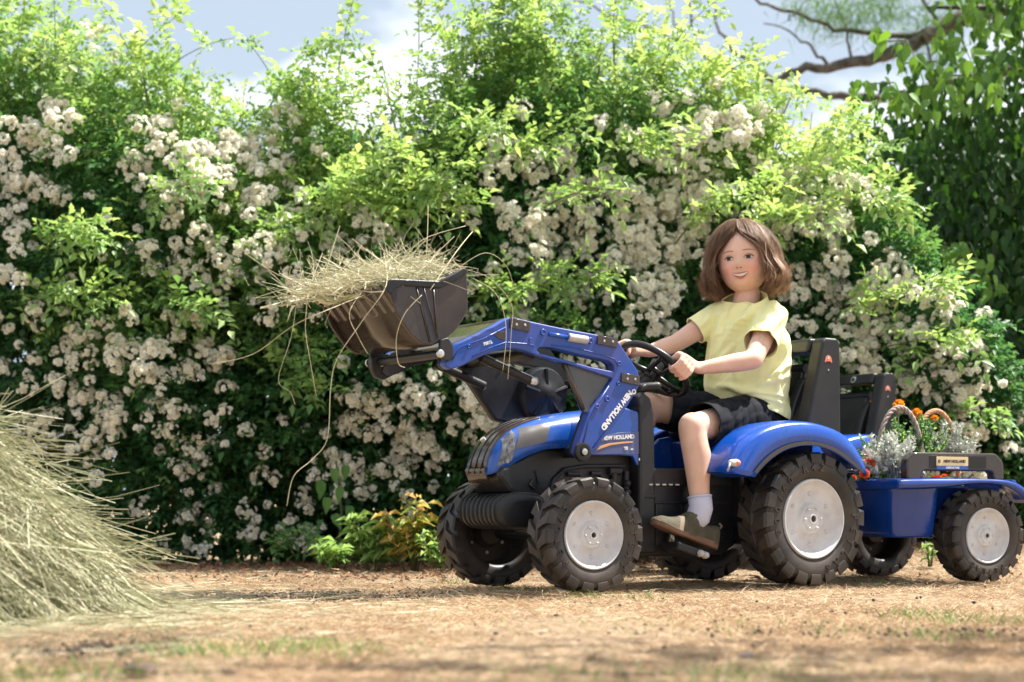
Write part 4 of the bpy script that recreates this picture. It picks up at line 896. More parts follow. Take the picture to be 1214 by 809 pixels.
TRS = [make_truss(s, n, r_, f) for s, n, r_, f in ((1, 17, .040, .0150), (2, 22, .047, .0148), (3, 27, .054, .0150), (4, 12, .034, .0158), (5, 8, .029, .0165), (6, 32, .058, .0148), (7, 5, .022, .016), (8, 19, .043, .0142))]
def add_trusses():
    spec = []   # photo column, row, spread x, spread y, count, size
    for (a, b, sx, sy, n, s) in ((40, 170, 45, 60, 35, .95), (10, 330, 30, 60, 20, .85), (20, 220, 40, 50, 17, .95), (90, 30, 45, 30, 9, .6), (200, 190, 60, 45, 31, .8), (270, 200, 50, 45, 40, .85), (320, 260, 40, 50, 26, .85), (300, 165, 50, 25, 26, .75), (190, 280, 50, 40, 20, .85), (300, 330, 50, 40, 23, .85), (70, 420, 60, 50, 32, .8), (150, 410, 50, 40, 23, .8), (230, 430, 45, 40, 28, .8), (130, 500, 60, 40, 28, .75), (230, 520, 50, 40, 23, .75), (260, 590, 60, 45, 20, .7), (60, 550, 40, 40, 10, .7), (250, 650, 70, 14, 20, .7), (370, 640, 40, 16, 12, .7),
                                  (440, 540, 60, 40, 34, .75), (500, 510, 45, 40, 26, .85), (560, 500, 30, 40, 16, 1.0), (400, 560, 40, 50, 16, .6), (460, 450, 50, 30, 12, .85), (580, 470, 20, 30, 14, 1.0), (520, 590, 30, 40, 8, .8), (400, 320, 50, 50, 20, .75), (450, 280, 40, 30, 12, .85), (440, 190, 60, 30, 8, .7),
                                  (590, 210, 46, 46, 15, 1.07), (620, 260, 46, 46, 15, 1.07), (680, 230, 40, 34, 15, 1.20), (700, 280, 46, 40, 17, 1.16), (760, 220, 51, 57, 22, 1.12), (770, 290, 57, 46, 21, 1.12), (640, 310, 46, 34, 11, 1.03), (690, 350, 57, 34, 12, 0.99), (780, 350, 46, 34, 13, 1.03), (820, 190, 46, 57, 18, 1.07), (830, 140, 46, 34, 11, 0.95), (870, 140, 34, 28, 5, 0.99), (820, 250, 40, 40, 15, 1.03), (900, 160, 34, 46, 9, 0.95), (940, 260, 40, 46, 18, 1.03), (990, 250, 46, 57, 25, 1.03), (960, 320, 46, 46, 21, 1.03), (1010, 340, 51, 51, 24, 1.03), (1060, 380, 51, 46, 23, 0.99), (1080, 440, 51, 46, 21, 0.99), (1130, 450, 40, 46, 18, 0.95), (1150, 520, 40, 46, 17, 0.90), (1000, 420, 46, 46, 18, 0.99), (960, 470, 28, 34, 11, 0.95), (1190, 520, 23, 34, 8, 0.86), (1110, 560, 46, 34, 7, 0.77), (600, 370, 34, 34, 8, 0.95), (620, 430, 34, 34, 4, 0.86), (720, 430, 46, 34, 7, 0.95), (1170, 620, 34, 17, 4, 0.69), (640, 180, 69, 34, 7, 0.77), (1030, 510, 34, 34, 7, 0.86)):
        for _ in range(n): spec.append((a + rnd.gauss(0, sx * .75), b + rnd.gauss(0, sy * .75), s))
    cnt = {0: [], 1: [], 2: []}; rest = {0: Geo(), 1: Geo(), 2: Geo()}; rmi = {0: [], 1: [], 2: []}
    for (a, b, s) in spec:
        if b > 668: b = 668 - rnd.random() * 10
        X = (a - CX) / F * 7.2; Z = CH + (HY - b) / F * 7.2
        if Z > top(X) - .02 or Z < .05 + gz(X, 7.1): continue
        Y = float(front(X, Z)) - rnd.uniform(.0, .10)
        k = 0 if X < -.80 else 1 if X < .02 else 2; cnt[k].append((X, Y, Z, s * rnd.uniform(.7, 1.15)))
    for k in range(3):
        B, off = bushes[k]; l = cnt[k]; l.sort(key=lambda q: -q[3])
        for i, (X, Y, Z, s) in enumerate(l):
            t = TRS[rnd.randrange(8)]; n = Vector((rnd.gauss(0, .45), -1 + rnd.gauss(0, .25), .65 + rnd.gauss(0, .3))).normalized(); q = n.to_track_quat('Z', 'Y').to_matrix() @ Matrix.Rotation(rnd.random() * 6.28, 3, 'Z')
            if i < 290:
                o = bpy.data.objects.new('flower_truss', t[0]); C.objects.link(o); o.parent = B; o.location = Vector((X, Y, Z)) - Vector(off); o.rotation_euler = q.to_euler(); o.scale = (s, s, s)
            else:
                V = t[1] @ np.array(q).T * s + (np.array((X, Y, Z)) - off); rest[k].add(V, t[2], t[3]); rmi[k] += t[4]
        if rest[k].V:
            g = rest[k]; me = npmesh('small_flower_trusses', np.concatenate(g.V), np.concatenate(g.F), np.clip(np.concatenate(g.T), 0, 1), mi=rmi[k]); me.materials.append(M_petal); me.materials.append(M_stamen); link('small_flower_truss', me, None, B)['kind'] = 'stuff'
add_trusses()

# ------------------------------------------------------------------ dark large-leaved tree on the right, limb of the tree behind
def heart(P0, D, Nn, Ln):
    N = len(P0); D = unit(D); S = unit(np.cross(D, Nn)); U = np.cross(S, D); L_ = Ln[:, None]
    prof = [(-.03, .12, .0), (.12, .26, .06), (.42, .27, .05), (.75, .12, .0)]
    V = [P0, P0 + D * L_ * .45 - U * L_ * .04, P0 + D * L_ * 1.02 - U * L_ * .10]
    for a, b, c in prof:
        for s in (1, -1): V.append(P0 + D * L_ * a + S * L_ * b * s + U * L_ * c)
    V = np.stack(V, 1); m = V.shape[1]; b0 = (np.arange(N) * m)[:, None]; f = []
    for s in (0, 1):
        r_ = [0, 3 + s, 5 + s, 7 + s, 9 + s, 2]
        for i in range(5): f.append((r_[i], r_[i + 1], 1) if s else (r_[i + 1], r_[i], 1))
    return V.reshape(-1, 3), np.concatenate([b0 + np.array([q]) for q in f], 1).reshape(-1, 3), m
def right_tree():
    global rng
    rng = np.random.default_rng(55)
    T = empty('broadleaf_tree', (2.75, 9.0, .08)); tag(T, 'dark green broadleaf tree with hanging leaves at the right end of the hedge', 'tree'); off = np.array(T.location)
    m = MB(); m.tube([(0, 0, -.1), (.03, 0, .8), (-.05, .05, 1.6), (.1, 0, 2.6)], [.11, .09, .07, .04], 10); m.build('trunk', M_bark, T, smooth=True)
    m = MB()
    for i in range(16):
        z = rnd.uniform(.5, 2.4); a = rnd.uniform(0, 6.28); l = rnd.uniform(.6, 1.1); m.tube([(0, 0, z), (l * .5 * math.cos(a), l * .5 * math.sin(a), z + .2), (l * math.cos(a), l * math.sin(a), z + .15)], [.03, .018, .006], 6)
    m.build('limb', M_bark, T, smooth=True)
    g = Geo(); n = 34000; X = rng.uniform(1.15, 4.4, n); Z = rng.uniform(.02, 3.1, n); ed = 1.50 + .10 * noise2(Z, Z * 0, 3, 3, 4) - .32 * sstep((1.75 - Z) / .3) + .45 * sstep((Z - 2.0) / .25)
    Y = 7.75 + .10 * noise2(X, Z, 61, 3, 3) + np.where(rng.random(n) < .5, rng.exponential(.15, n), rng.uniform(0, 1.3, n))
    thin = np.clip((X - ed + .10 * (Z > 1.9)) / .30, 0, 1) * np.clip(1.0 - .72 * sstep((Z - 1.75) / .5) * (1 - .8 * sstep((X - 1.95) / .2)), .0, 1); k = rng.random(n) < thin; X, Y, Z = X[k], Y[k], Z[k]; n = len(X)
    D = np.c_[rng.normal(0, .35, n), rng.normal(-.2, .25, n), -np.abs(rng.normal(.9, .2, n))]; Nn = unit(np.c_[rng.normal(0, .8, n), rng.normal(-1, .5, n), rng.normal(.2, .5, n)]); Ln = rng.uniform(.04, .075, n)
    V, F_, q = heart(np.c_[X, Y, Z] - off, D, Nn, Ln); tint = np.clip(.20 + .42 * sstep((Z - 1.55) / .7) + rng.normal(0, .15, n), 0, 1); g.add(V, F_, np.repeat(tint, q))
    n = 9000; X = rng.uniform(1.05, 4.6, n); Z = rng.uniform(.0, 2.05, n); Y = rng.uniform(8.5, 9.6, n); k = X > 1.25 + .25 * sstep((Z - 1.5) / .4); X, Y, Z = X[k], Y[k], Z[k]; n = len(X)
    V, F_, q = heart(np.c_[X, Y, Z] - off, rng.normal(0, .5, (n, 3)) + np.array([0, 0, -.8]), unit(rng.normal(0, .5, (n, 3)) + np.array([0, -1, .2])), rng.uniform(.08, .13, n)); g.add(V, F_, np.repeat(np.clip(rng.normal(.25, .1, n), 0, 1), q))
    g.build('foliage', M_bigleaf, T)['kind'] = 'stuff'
    # light spray in the dark mass
    for (a, b) in ((1150, 300), (1165, 330), (1180, 450), (1120, 300), (1075, 60), (1110, 85), (1060, 110), (1140, 60), (1165, 100), (1095, 130), (1180, 30), (1130, 120)):
        m = MB(); p = [W3(a - 40, b - 10, 7.85), W3(a, b - 12, 7.65), W3(a + 12, b + 14, 7.6)]; m.tube([Vector(x) - Vector(off) for x in p], [.004, .003, .002], 5); s = m.build('leafy_shoot', M_stem, T)
        k = 16; u = rng.random(k)[:, None]; P0 = np.array(p[0]) * (1 - u) + np.array(p[2]) * u - off + rng.normal(0, .02, (k, 3)); P0[:, 1] -= .1
        V, F_, q = heart(P0, rng.normal(0, .4, (k, 3)) + np.array([0, 0, -.8]), unit(rng.normal(0, .4, (k, 3)) + np.array([0, -1, .4])), rng.uniform(.05, .075, k)); link('leaves', npmesh('leaves', V, F_, np.repeat(rng.uniform(.7, .95, k), q)), M_bigleaf, s)['kind'] = 'stuff'
right_tree()
def back_tree():
    Yb = 11.0; T = empty('old_tree', (4.6, Yb + .4, .0)); tag(T, 'old tree behind the hedge with thick bare limbs reaching left across the sky', 'tree'); o = Vector(T.location)
    m = MB(); m.tube([(0, 0, -.1), (0, 0, 1.2), (-.1, -.2, 2.4), (-.2, -.3, 3.6)], [.30, .24, .2, .14], 12); m.build('trunk', M_bark, T, smooth=True)
    def limb(pts, r0, r1, Y=Yb):
        p = [W3(a, b, Y) - o for a, b in pts]; m = MB(); n = len(p)
        q = []
        for i in range(n - 1):
            for k in range(4): u = k / 4; q.append(p[i] * (1 - u) + p[i + 1] * u + Vector((rnd.gauss(0, .006), 0, rnd.gauss(0, .010))))
        q.append(p[-1]); m.tube(q, [r0 + (r1 - r0) * i / (len(q) - 1) for i in range(len(q))], 8); return m.build('limb', M_bark, T, smooth=True)
    limb([(1520, 40), (1300, -10), (1190, 5), (1140, 22), (1090, 48), (1050, 66), (1005, 75), (955, 84), (915, 92), (860, 80)], 0.070, .016)
    limb([(1300, -10), (1180, 15), (1130, 22), (1095, 45)], .05, .035, Yb - .06)
    limb([(1520, 70), (1300, 70), (1190, 90), (1120, 100), (1040, 118), (980, 112), (930, 105), (880, 90)], .055, .012, Yb + .1)
    limb([(1120, 34), (1080, 44), (1040, 42), (990, 34), (950, 20), (910, 6), (880, -10)], .022, .008)
    limb([(985, 78), (965, 62), (945, 42), (905, 28)], .012, .004); limb([(1010, 70), (1004, 40), (990, 0)], .010, .005); limb([(1110, 25), (1095, 0), (1080, -30)], .014, .008)
    limb([(900, 85), (870, 60), (850, 30), (848, 0)], .014, .005); limb([(880, 90), (840, 70), (800, 30), (790, -10)], .010, .004); limb([(830, 60), (760, 30), (700, 5), (640, 5)], .010, .004); limb([(1110, 100), (1100, 60), (1098, 40)], .012, .006); limb([(820, 30), (815, 0), (810, -20)], .008, .004); limb([(935, 25), (950, 10), (960, -8)], .006, .003)
    # thin hanging needles
    g = Geo(); n = 2300; k = rng.integers(0, 9, n); cx = np.array([1030, 1060, 1000, 960, 1090, 1130, 1045, 985, 1110])[k] + rng.normal(0, 18, n); cy = np.array([20, 8, 12, 5, 30, 10, -5, 22, 70])[k] + rng.normal(0, 12, n)
    P0 = np.c_[(cx - CX) / F * Yb, Yb + rng.normal(0, .12, n), CH + (HY - cy) / F * Yb] - np.array(o); V, F_, Tt = ribbons(P0, rng.normal(0, .5, (n, 3)) + np.array([0, 0, -.4]), rng.uniform(.05, .11, n), np.full(n, .005), 1, .1, rng.uniform(.3, .8, n))
    link('needle_foliage', npmesh('needle_foliage', V, F_, Tt), M_bigleaf, T)['kind'] = 'stuff'
back_tree()
def shade_tree():
    r = np.random.default_rng(3); T = empty('overhanging_tree', (4.9, 2.6, 0)); tag(T, 'leafy tree beside the lawn whose boughs throw dappled shade on the foreground', 'tree'); off = np.array(T.location)
    m = MB(); m.tube([(0, 0, -.1), (.02, .1, 1.5), (-.2, .3, 3.0), (-.5, .4, 4.6)], [.22, .18, .14, .08], 12); m.build('trunk', M_bark, T, smooth=True)
    m = MB()
    for k in range(11):
        y = r.uniform(-.9, 1.4); m.tube([(-.3, .3, 3.2 + .12 * k), (-1.5, .3 + y * .5, 3.9 + .1 * k), (-3.6 - r.random(), y, 4.0 + r.uniform(-.1, .5))], [.06, .035, .008], 6)
    m.build('limb', M_bark, T, smooth=True)
    n = 7500; x = r.uniform(-.1, 4.9, n); y = r.uniform(.9, 4.55, n); z = r.uniform(3.7, 4.7, n); keep = (noise2(x, y, 71, 3, 3.2) > .08) & (y < 4.3 + .25 * noise2(x, x * 0, 5, 2, 5)); x, y, z = x[keep], y[keep], z[keep]; n = len(x)
    V, F_, q = heart(np.c_[x, y, z] - off, r.normal(0, .6, (n, 3)) + np.array([0, 0, -.5]), unit(r.normal(0, .5, (n, 3)) + np.array([0, 0, 1])), r.uniform(.07, .12, n)); link('foliage', npmesh('foliage', V, F_, np.repeat(r.uniform(.3, .7, n), q)), M_bigleaf, T)['kind'] = 'stuff'
shade_tree()
# ------------------------------------------------------------------ small plants at the hedge foot
M_peach = tint_mat('peach_leaf', [(0, (.14, .26, .05)), (.4, (.34, .42, .08)), (.7, (.52, .40, .12)), (1, (.62, .32, .20))], .5, .35, (1.2, 1.1, .8))
def leafy_plant(px, Yp, h, n, ln, label, m, t0, t1, wd=.3, up=.6, name='leafy_plant', cat='plant', spread=.12, nst=5):
    X = (px - CX) / F * Yp; T = empty(name, (X, Yp, float(gz(X, Yp)) - .01)); tag(T, label, cat)
    mb = MB(); PP = []; DD = []
    for i in range(nst):
        a = rnd.random() * 6.28; r = rnd.uniform(.2, 1) * spread; hh = h * rnd.uniform(.7, 1.05); tip = Vector((r * math.cos(a), r * math.sin(a), hh)); base = Vector((tip.x * .3, tip.y * .3, 0)); mb.tube([base, base * .5 + tip * .5 + Vector((0, 0, .01)), tip], [.003, .0025, .0015], 5)
        for k in range(n // nst):
            u = rnd.uniform(.25, 1.0); PP.append(base * (1 - u) + tip * u); b = rnd.random() * 6.28; DD.append((math.cos(b), math.sin(b), rnd.uniform(.1, up)))
    mb.build('stem', M_stem, T, smooth=True)
    PP = np.array([p[:] for p in PP]); DD = unit(np.array(DD)); k = len(PP); Ln = rng.uniform(.7, 1.2, k) * ln; V, F_ = leaflets(PP, DD, np.tile([[0, 0, 1.0]], (k, 1)) + rng.normal(0, .2, (k, 3)), Ln, Ln * wd, droop=.45)
    link('leaves', npmesh('leaves', V, F_, np.repeat(rng.uniform(t0, t1, k), 5)), m, T)['kind'] = 'stuff'
leafy_plant(490, 6.66, .27, 150, .075, 'small shrub with yellow and peach leaves behind the front wheels', M_peach, .15, .9, .36, .7, name='peach_leaved_shrub', spread=.13, nst=9)
leafy_plant(445, 6.70, .20, 190, .088, 'fresh green pointed-leaved plant left of the peach leaved shrub', M_leaf, .7, 1, .30, .9, spread=.10, nst=7)
leafy_plant(522, 6.60, .15, 110, .055, 'low yellow green weed just left of the front wheels', M_leaf, .6, 1, .4, .7, spread=.08, nst=6)
leafy_plant(400, 6.72, .12, 150, .06, 'low green weed at the hedge foot, left end of the weeds', M_leaf, .6, .95, .4, .7, spread=.12, nst=6)
leafy_plant(1103, 6.35, .09, 26, .035, 'tiny green weed behind the trailer wheel', M_leaf, .6, .9, .45, .7, spread=.03, nst=4)
T = empty('bindweed', ((400 - CX) / F * 7.0, 6.98, 0)); tag(T, 'climbing weed with large heart shaped leaves in the hedge below the bucket', 'plant')
P0 = np.array([(W3(a, b, 6.92) - Vector(T.location))[:] for a, b in ((396, 556), (410, 552), (404, 578), (388, 590), (414, 600), (396, 610), (380, 570), (420, 630))]); k = len(P0)
V, F_, q = heart(P0, np.c_[rng.normal(0, .3, k), np.full(k, -.3), np.full(k, -1.0)], unit(np.c_[rng.normal(0, .3, k), np.full(k, -1.0), np.full(k, .5)]), rng.uniform(.06, .08, k)); link('leaves', npmesh('leaves', V, F_, np.repeat(rng.uniform(.6, .8, k), q)), M_bigleaf, T)
m = MB(); m.tube([(0, 0, -.01), (.02, -.02, .2), (.0, -.03, .4)], .004, 5); m.build('stem', M_stem, T)

# ------------------------------------------------------------------ hay pile on the ground and hay in the bucket
def hay_pile():
    global rng
    rng = np.random.default_rng(91); T = empty('hay_pile', (-1.49, 4.22, 0)); tag(T, 'big loose pile of cut hay at the left edge of the lawn', 'hay pile'); off = np.array(T.location)
    def H(x, y):   # local height
        r2 = np.sqrt((x / .585) ** 2 + (y / .60) ** 2 + .004); return .58 * np.clip(1 - r2, 0, 1) ** .85 * (1 + .10 * noise2(x, y, 7, 3, 9)) 
    n = 70; xs = np.linspace(-.85, .84, n); ys = np.linspace(-.72, .72, n); X, Y = np.meshgrid(xs, ys); Z = H(X, Y) - .02 + .012 * noise2(X, Y, 8, 4, 25); i = (np.arange(n - 1)[:, None] * n + np.arange(n - 1)[None]).ravel()
    link('hay_core', npmesh('hay_core', np.c_[X.ravel(), Y.ravel(), Z.ravel()], np.c_[i, i + 1, i + n + 1, i + n], np.clip(.10 + .15 * noise2(X, Y, 5, 4, 40).ravel(), 0, 1), smooth=True), M_straw, T)  # core tinted dark, painting in the shadows between stalks
    N = 22000; x = rng.uniform(-.25, .57, N); y = rng.uniform(-.64, .4, N); z = H(x, y); k = z > .004; x, y, z = x[k], y[k], z[k]; N = len(x); e_ = .01
    gx = (H(x + e_, y) - z) / e_; gy = (H(x, y + e_) - z) / e_
    D = unit(np.c_[-gx * .35 + .65 + rng.normal(0, .55, N), -gy * .30 + rng.normal(-.12, .6, N), np.zeros(N)]); sl = gx * D[:, 0] + gy * D[:, 1]; D[:, 2] = sl * .95 + rng.normal(.0, .16, N); D = unit(D)
    lift = rng.exponential(.018, N); Ln = rng.uniform(.08, .30, N); P0 = np.c_[x, y, z + lift] - D * (Ln * .5)[:, None]; P0[:, 2] = np.maximum(P0[:, 2], .002); P0[:, 2] -= np.where(x > .2, .012, 0)
    cl = rng.normal(0, .38, (N, 3)); V, F_, Tt = ribbons(P0, D, Ln, rng.uniform(.0012, .0032, N), 5, .34, np.clip(rng.normal(.46, .27, N) - .22 * np.exp(-z / .12) * (rng.random(N) < .7), 0, 1), cl, taper=False); V[:, 2] = np.maximum(V[:, 2], -.006 + .01 * rng.random(len(V)))  # tint drops towards the base, painting in the shade there
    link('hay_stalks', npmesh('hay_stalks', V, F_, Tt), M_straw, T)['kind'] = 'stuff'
    # long stems with seed heads poking out to the right
    N = 240; x = rng.uniform(.15, .53, N); y = rng.uniform(-.35, .3, N); z = H(x, y) + rng.uniform(0, .05, N); D = unit(np.c_[rng.uniform(.6, 1.1, N), rng.normal(-.1, .25, N), rng.normal(-.75, .22, N)]); Ln = rng.uniform(.08, .19, N)
    V, F_, Tt = ribbons(np.c_[x, y, z], D, Ln, rng.uniform(.0016, .0030, N), 6, .55, rng.uniform(.5, 1, N), rng.normal(0, .15, (N, 3)), taper=False); V[:, 2] = np.maximum(V[:, 2], .002)
    tip = V.reshape(N, -1, 3)[:, -1]; M_ = 12; sp = np.repeat(tip, M_, 0) - np.repeat(D, M_, 0) * rng.uniform(0, .05, (N * M_, 1)); V2, F2_, T2 = ribbons(sp, rng.normal(0, .5, (N * M_, 3)) + np.repeat(D, M_, 0), rng.uniform(.006, .012, N * M_), np.full(N * M_, .0025), 1, 0, rng.uniform(.45, .8, N * M_))
    link('seed_heads', npmesh('seed_heads', np.concatenate([V, V2]), np.concatenate([F_, F2_ + len(V)]), np.concatenate([Tt, T2])), M_straw, T)['kind'] = 'stuff'
hay_pile()
def strewn():
    r = np.random.default_rng(12); N = 2600; x = -1.0 + r.exponential(.28, N) * r.choice([-1, 1], N, p=[.2, .8]); y = 4.1 + r.normal(0, .55, N); a = r.normal(0, 1.2, N)
    V, F_, Tt = ribbons(np.c_[x, y, gz(x, y) + .002 + .008 * r.random(N)], np.c_[np.cos(a), np.sin(a), r.normal(0, .06, N)], r.uniform(.03, .13, N), r.uniform(.001, .0022, N), 4, 0, r.uniform(.4, 1, N), np.c_[r.normal(0, .3, (N, 2)), np.zeros(N)])
    n2 = 900; x = r.uniform(-2, 2.2, n2); y = r.uniform(4.9, 6.9, n2); a = r.random(n2) * 6.28
    V2, F2, T2 = ribbons(np.c_[x, y, gz(x, y) + .002], np.c_[np.cos(a), np.sin(a), r.normal(0, .1, n2)], r.uniform(.03, .10, n2), r.uniform(.001, .002, n2), 4, 0, r.uniform(.5, 1, n2), np.c_[r.normal(0, .3, (n2, 2)), np.zeros(n2)])
    tag(link('loose_straw', npmesh('loose_straw', np.concatenate([V, V2]), np.concatenate([F_, F2 + len(V)]), np.concatenate([Tt, T2])), M_straw), 'loose straws strewn on the lawn around the hay pile and the wheels', 'straw', kind='stuff')
    # crumbs of soil and small stones, a darker scatter in the bare patches
    V = []; F_ = []; T = []
    for i in range(1500):
        if r.random() < .8: cx, cy, s = [(-.60, 5.0, .16), (-.42, 4.85, .12), (-.70, 3.2, .07), (-.60, 5.05, .2), (.9, 3.6, .5), (-.3, 6.2, .6)][r.integers(6)]; x = cx + r.normal(0, s); y = cy + r.normal(0, .09)
        else: x = r.uniform(-2, 2); y = r.uniform(2.4, 7)
        q = r.uniform(.002, .0055); b = len(V); c = np.array([x, y, float(gz(x, y)) + q * .2 - .006]); p = r.uniform(.6, 1.2, (6, 1)) * np.array([[1, 0, 0], [-1, 0, 0], [0, 1, 0], [0, -1, 0], [0, 0, .8], [0, 0, -.8]]) * q * 1.3
        V += list(c + p); F_ += [(b + i_, b + j_, b + k_) for i_, j_, k_ in ((0, 2, 4), (2, 1, 4), (1, 3, 4), (3, 0, 4), (2, 0, 5), (1, 2, 5), (3, 1, 5), (0, 3, 5))]
    tag(link('soil_crumbs', npmesh('soil_crumbs', V, F_), M_soil), 'small dark crumbs of soil scattered over the bare patches of lawn', 'soil crumbs', kind='stuff')
strewn()
def straw(T, pts, r=.0016, name='loose_straw'):
    r = r * .52
    m = MB(); c = [Vector(p) for p in pts]; q = []
    for i in range(len(c) - 1):
        p0, p1, p2, p3 = c[max(i - 1, 0)], c[i], c[i + 1], c[min(i + 2, len(c) - 1)]
        for k in range(5):
            t = k / 5; q.append(.5 * ((2 * p1) + (p2 - p0) * t + (2 * p0 - 5 * p1 + 4 * p2 - p3) * t * t + (3 * p1 - p0 - 3 * p2 + p3) * t ** 3))
    q.append(c[-1]); m.tube(q, r, 5); o = m.build(name, M_strawplain, T, smooth=True); return o
M_strawplain = mat('single_straw', (.48, .40, .22), .55, col2=(.62, .54, .36), vscale=12)
def loader_hay():
    global rng
    rng = np.random.default_rng(44); T = empty('hay_load', TR.W((1.25, 0, .80)), TR.rot); tag(T, 'tangled heap of hay spilling over the raised loader bucket', 'hay'); 
    def H(x, y): # x about -.12 .. .26, height over .80
        return .030 * np.exp(-((x + .02) / .16) ** 2) * np.clip(1 - (np.abs(y) / .22) ** 3, 0, 1) + .038 * np.clip(-(x - .02) / .12, 0, 1) - .20 * np.clip(x - .13, 0, 1)
    n = 40; xs = np.linspace(-.112, .095, n); ys = np.linspace(-.165, .165, n); X, Y = np.meshgrid(xs, ys); Z = H(X, Y) - .012 + .006 * noise2(X, Y, 8, 4, 60); i = (np.arange(n - 1)[:, None] * n + np.arange(n - 1)[None]).ravel()
    V = np.c_[X.ravel(), Y.ravel(), Z.ravel()]; Vb = V.copy(); Vb[:, 2] = -.03 - .6 * np.abs(V[:, 0] - .0) * 0
    F_ = np.c_[i, i + 1, i + n + 1, i + n]
    link('hay_core', npmesh('hay_core', V, F_, np.clip(.35 + .2 * noise2(X, Y, 5, 4, 60).ravel(), 0, 1)), M_straw, T)
    N = 1700; x = np.clip(rng.normal(.07, .10, N), -.11, .23); y = rng.uniform(-.175, .160, N); kk = ~((x > .09) & (y > .06) & (rng.random(N) < .7)); x, y = x[kk], y[kk]; N = len(x); z = H(x, y); a = rng.normal(0, .75, N) + np.where(rng.random(N) < .5, math.pi, 0); D = unit(np.c_[np.cos(a), np.sin(a) * .9, rng.normal(.10, .22, N) - .3 * np.clip(x - .12, 0, 1)])
    Ln = rng.uniform(.04, .14, N) * np.clip(1.25 - np.abs(y) / .25, .4, 1); P0 = np.c_[x, y, z + .012 + rng.exponential(.013, N)] - D * (Ln * .5)[:, None]
    V, F_, Tt = ribbons(P0, D, Ln, rng.uniform(.0012, .0024, N), 5, .06, np.clip(rng.normal(.72, .25, N), 0, 1), rng.normal(0, .45, (N, 3)), taper=False)
    lim = np.clip((V[:, 0] - .08) / .04, 0, 1) * np.where(V[:, 1] > -.19, 1, 0); lo = -.006 - .12 * np.clip(V[:, 0] - .13, 0, 1) - np.abs(rng.normal(0, .008, len(V))); V[:, 2] = np.where((lim > .5) & (V[:, 2] < lo), lo, V[:, 2])
    link('hay_stalks', npmesh('hay_stalks', V, F_, Tt), M_straw, T)['kind'] = 'stuff'
    N = 190; x = np.clip(rng.normal(.04, .12, N), -.13, .26); y = rng.uniform(-.18, .18, N); z = H(x, y); D = unit(np.c_[rng.normal(-.1, .7, N), rng.normal(0, .6, N), np.abs(rng.normal(.55, .35, N))]); Ln = rng.uniform(.06, .15, N)
    V, F_, Tt = ribbons(np.c_[x, y, z], D, Ln, rng.uniform(.0012, .0022, N), 6, .2, rng.uniform(.5, 1, N), rng.normal(0, .3, (N, 3)), taper=False); tip = V.reshape(N, -1, 3)[:, -1]; M_ = 9
    V2, F2_, T2 = ribbons(np.repeat(tip, M_, 0) - np.repeat(D, M_, 0) * rng.uniform(0, .03, (N * M_, 1)), rng.normal(0, .5, (N * M_, 3)) + np.repeat(D, M_, 0), rng.uniform(.004, .008, N * M_), np.full(N * M_, .0018), 1, 0, rng.uniform(.4, .8, N * M_))
    link('seed_heads', npmesh('seed_heads', np.concatenate([V, V2]), np.concatenate([F_, F2_ + len(V)]), np.concatenate([Tt, T2])), M_straw, T)['kind'] = 'stuff'
    o = Vector((1.25, 0, .80))
    def q(*l): return [TR.P(a, b, y) - o for a, b, y in l]
    for l, r in (((( 455, 300, .0), (458, 338, .21), (430, 380, .21), (400, 425, .2), (392, 460, .2), (388, 520, .2), (370, 545, .2), (348, 565, .2), (340, 600, .2)), .0017),
                 (((560, 275, .1), (540, 300, .15), (510, 344, .205)), .0024), (((432, 350, .1), (378, 372, .19), (345, 388, .1), (300, 420, .05), (250, 432, .0)), .0017),
                 (((500, 350, .205), (480, 372, .205), (470, 400, .205), (472, 430, .2), (480, 436, .2)), .0016), (((430, 345, .1), (414, 372, .15), (425, 400, .18), (436, 420, .18)), .0014),
                 (((560, 330, .15), (585, 345, .2), (597, 370, .2), (600, 400, .21), (596, 440, .21)), .0014), (((553, 320, .15), (580, 330, .2), (606, 360, .2), (606, 395, .21), (602, 450, .21)), .0013),
                 (((365, 350, .05), (362, 390, .05), (368, 430, .05), (375, 470, .05)), .0018), (((352, 355, 0), (345, 400, .0), (330, 450, 0), (344, 465, 0), (350, 480, 0)), .0015), (((400, 330, -.1), (340, 330, -.1), (290, 300, -.1)), .0013), 
                 (((440, 340, .1), (420, 300, .1), (400, 280, .05)), .0013), (((470, 320, .1), (500, 285, .1), (552, 268, .1)), .0016), (((540, 320, .1), (575, 300, .1), (600, 315, .1), (610, 345, .1)), .0012)):
        straw(T, q(*l), r)
loader_hay()

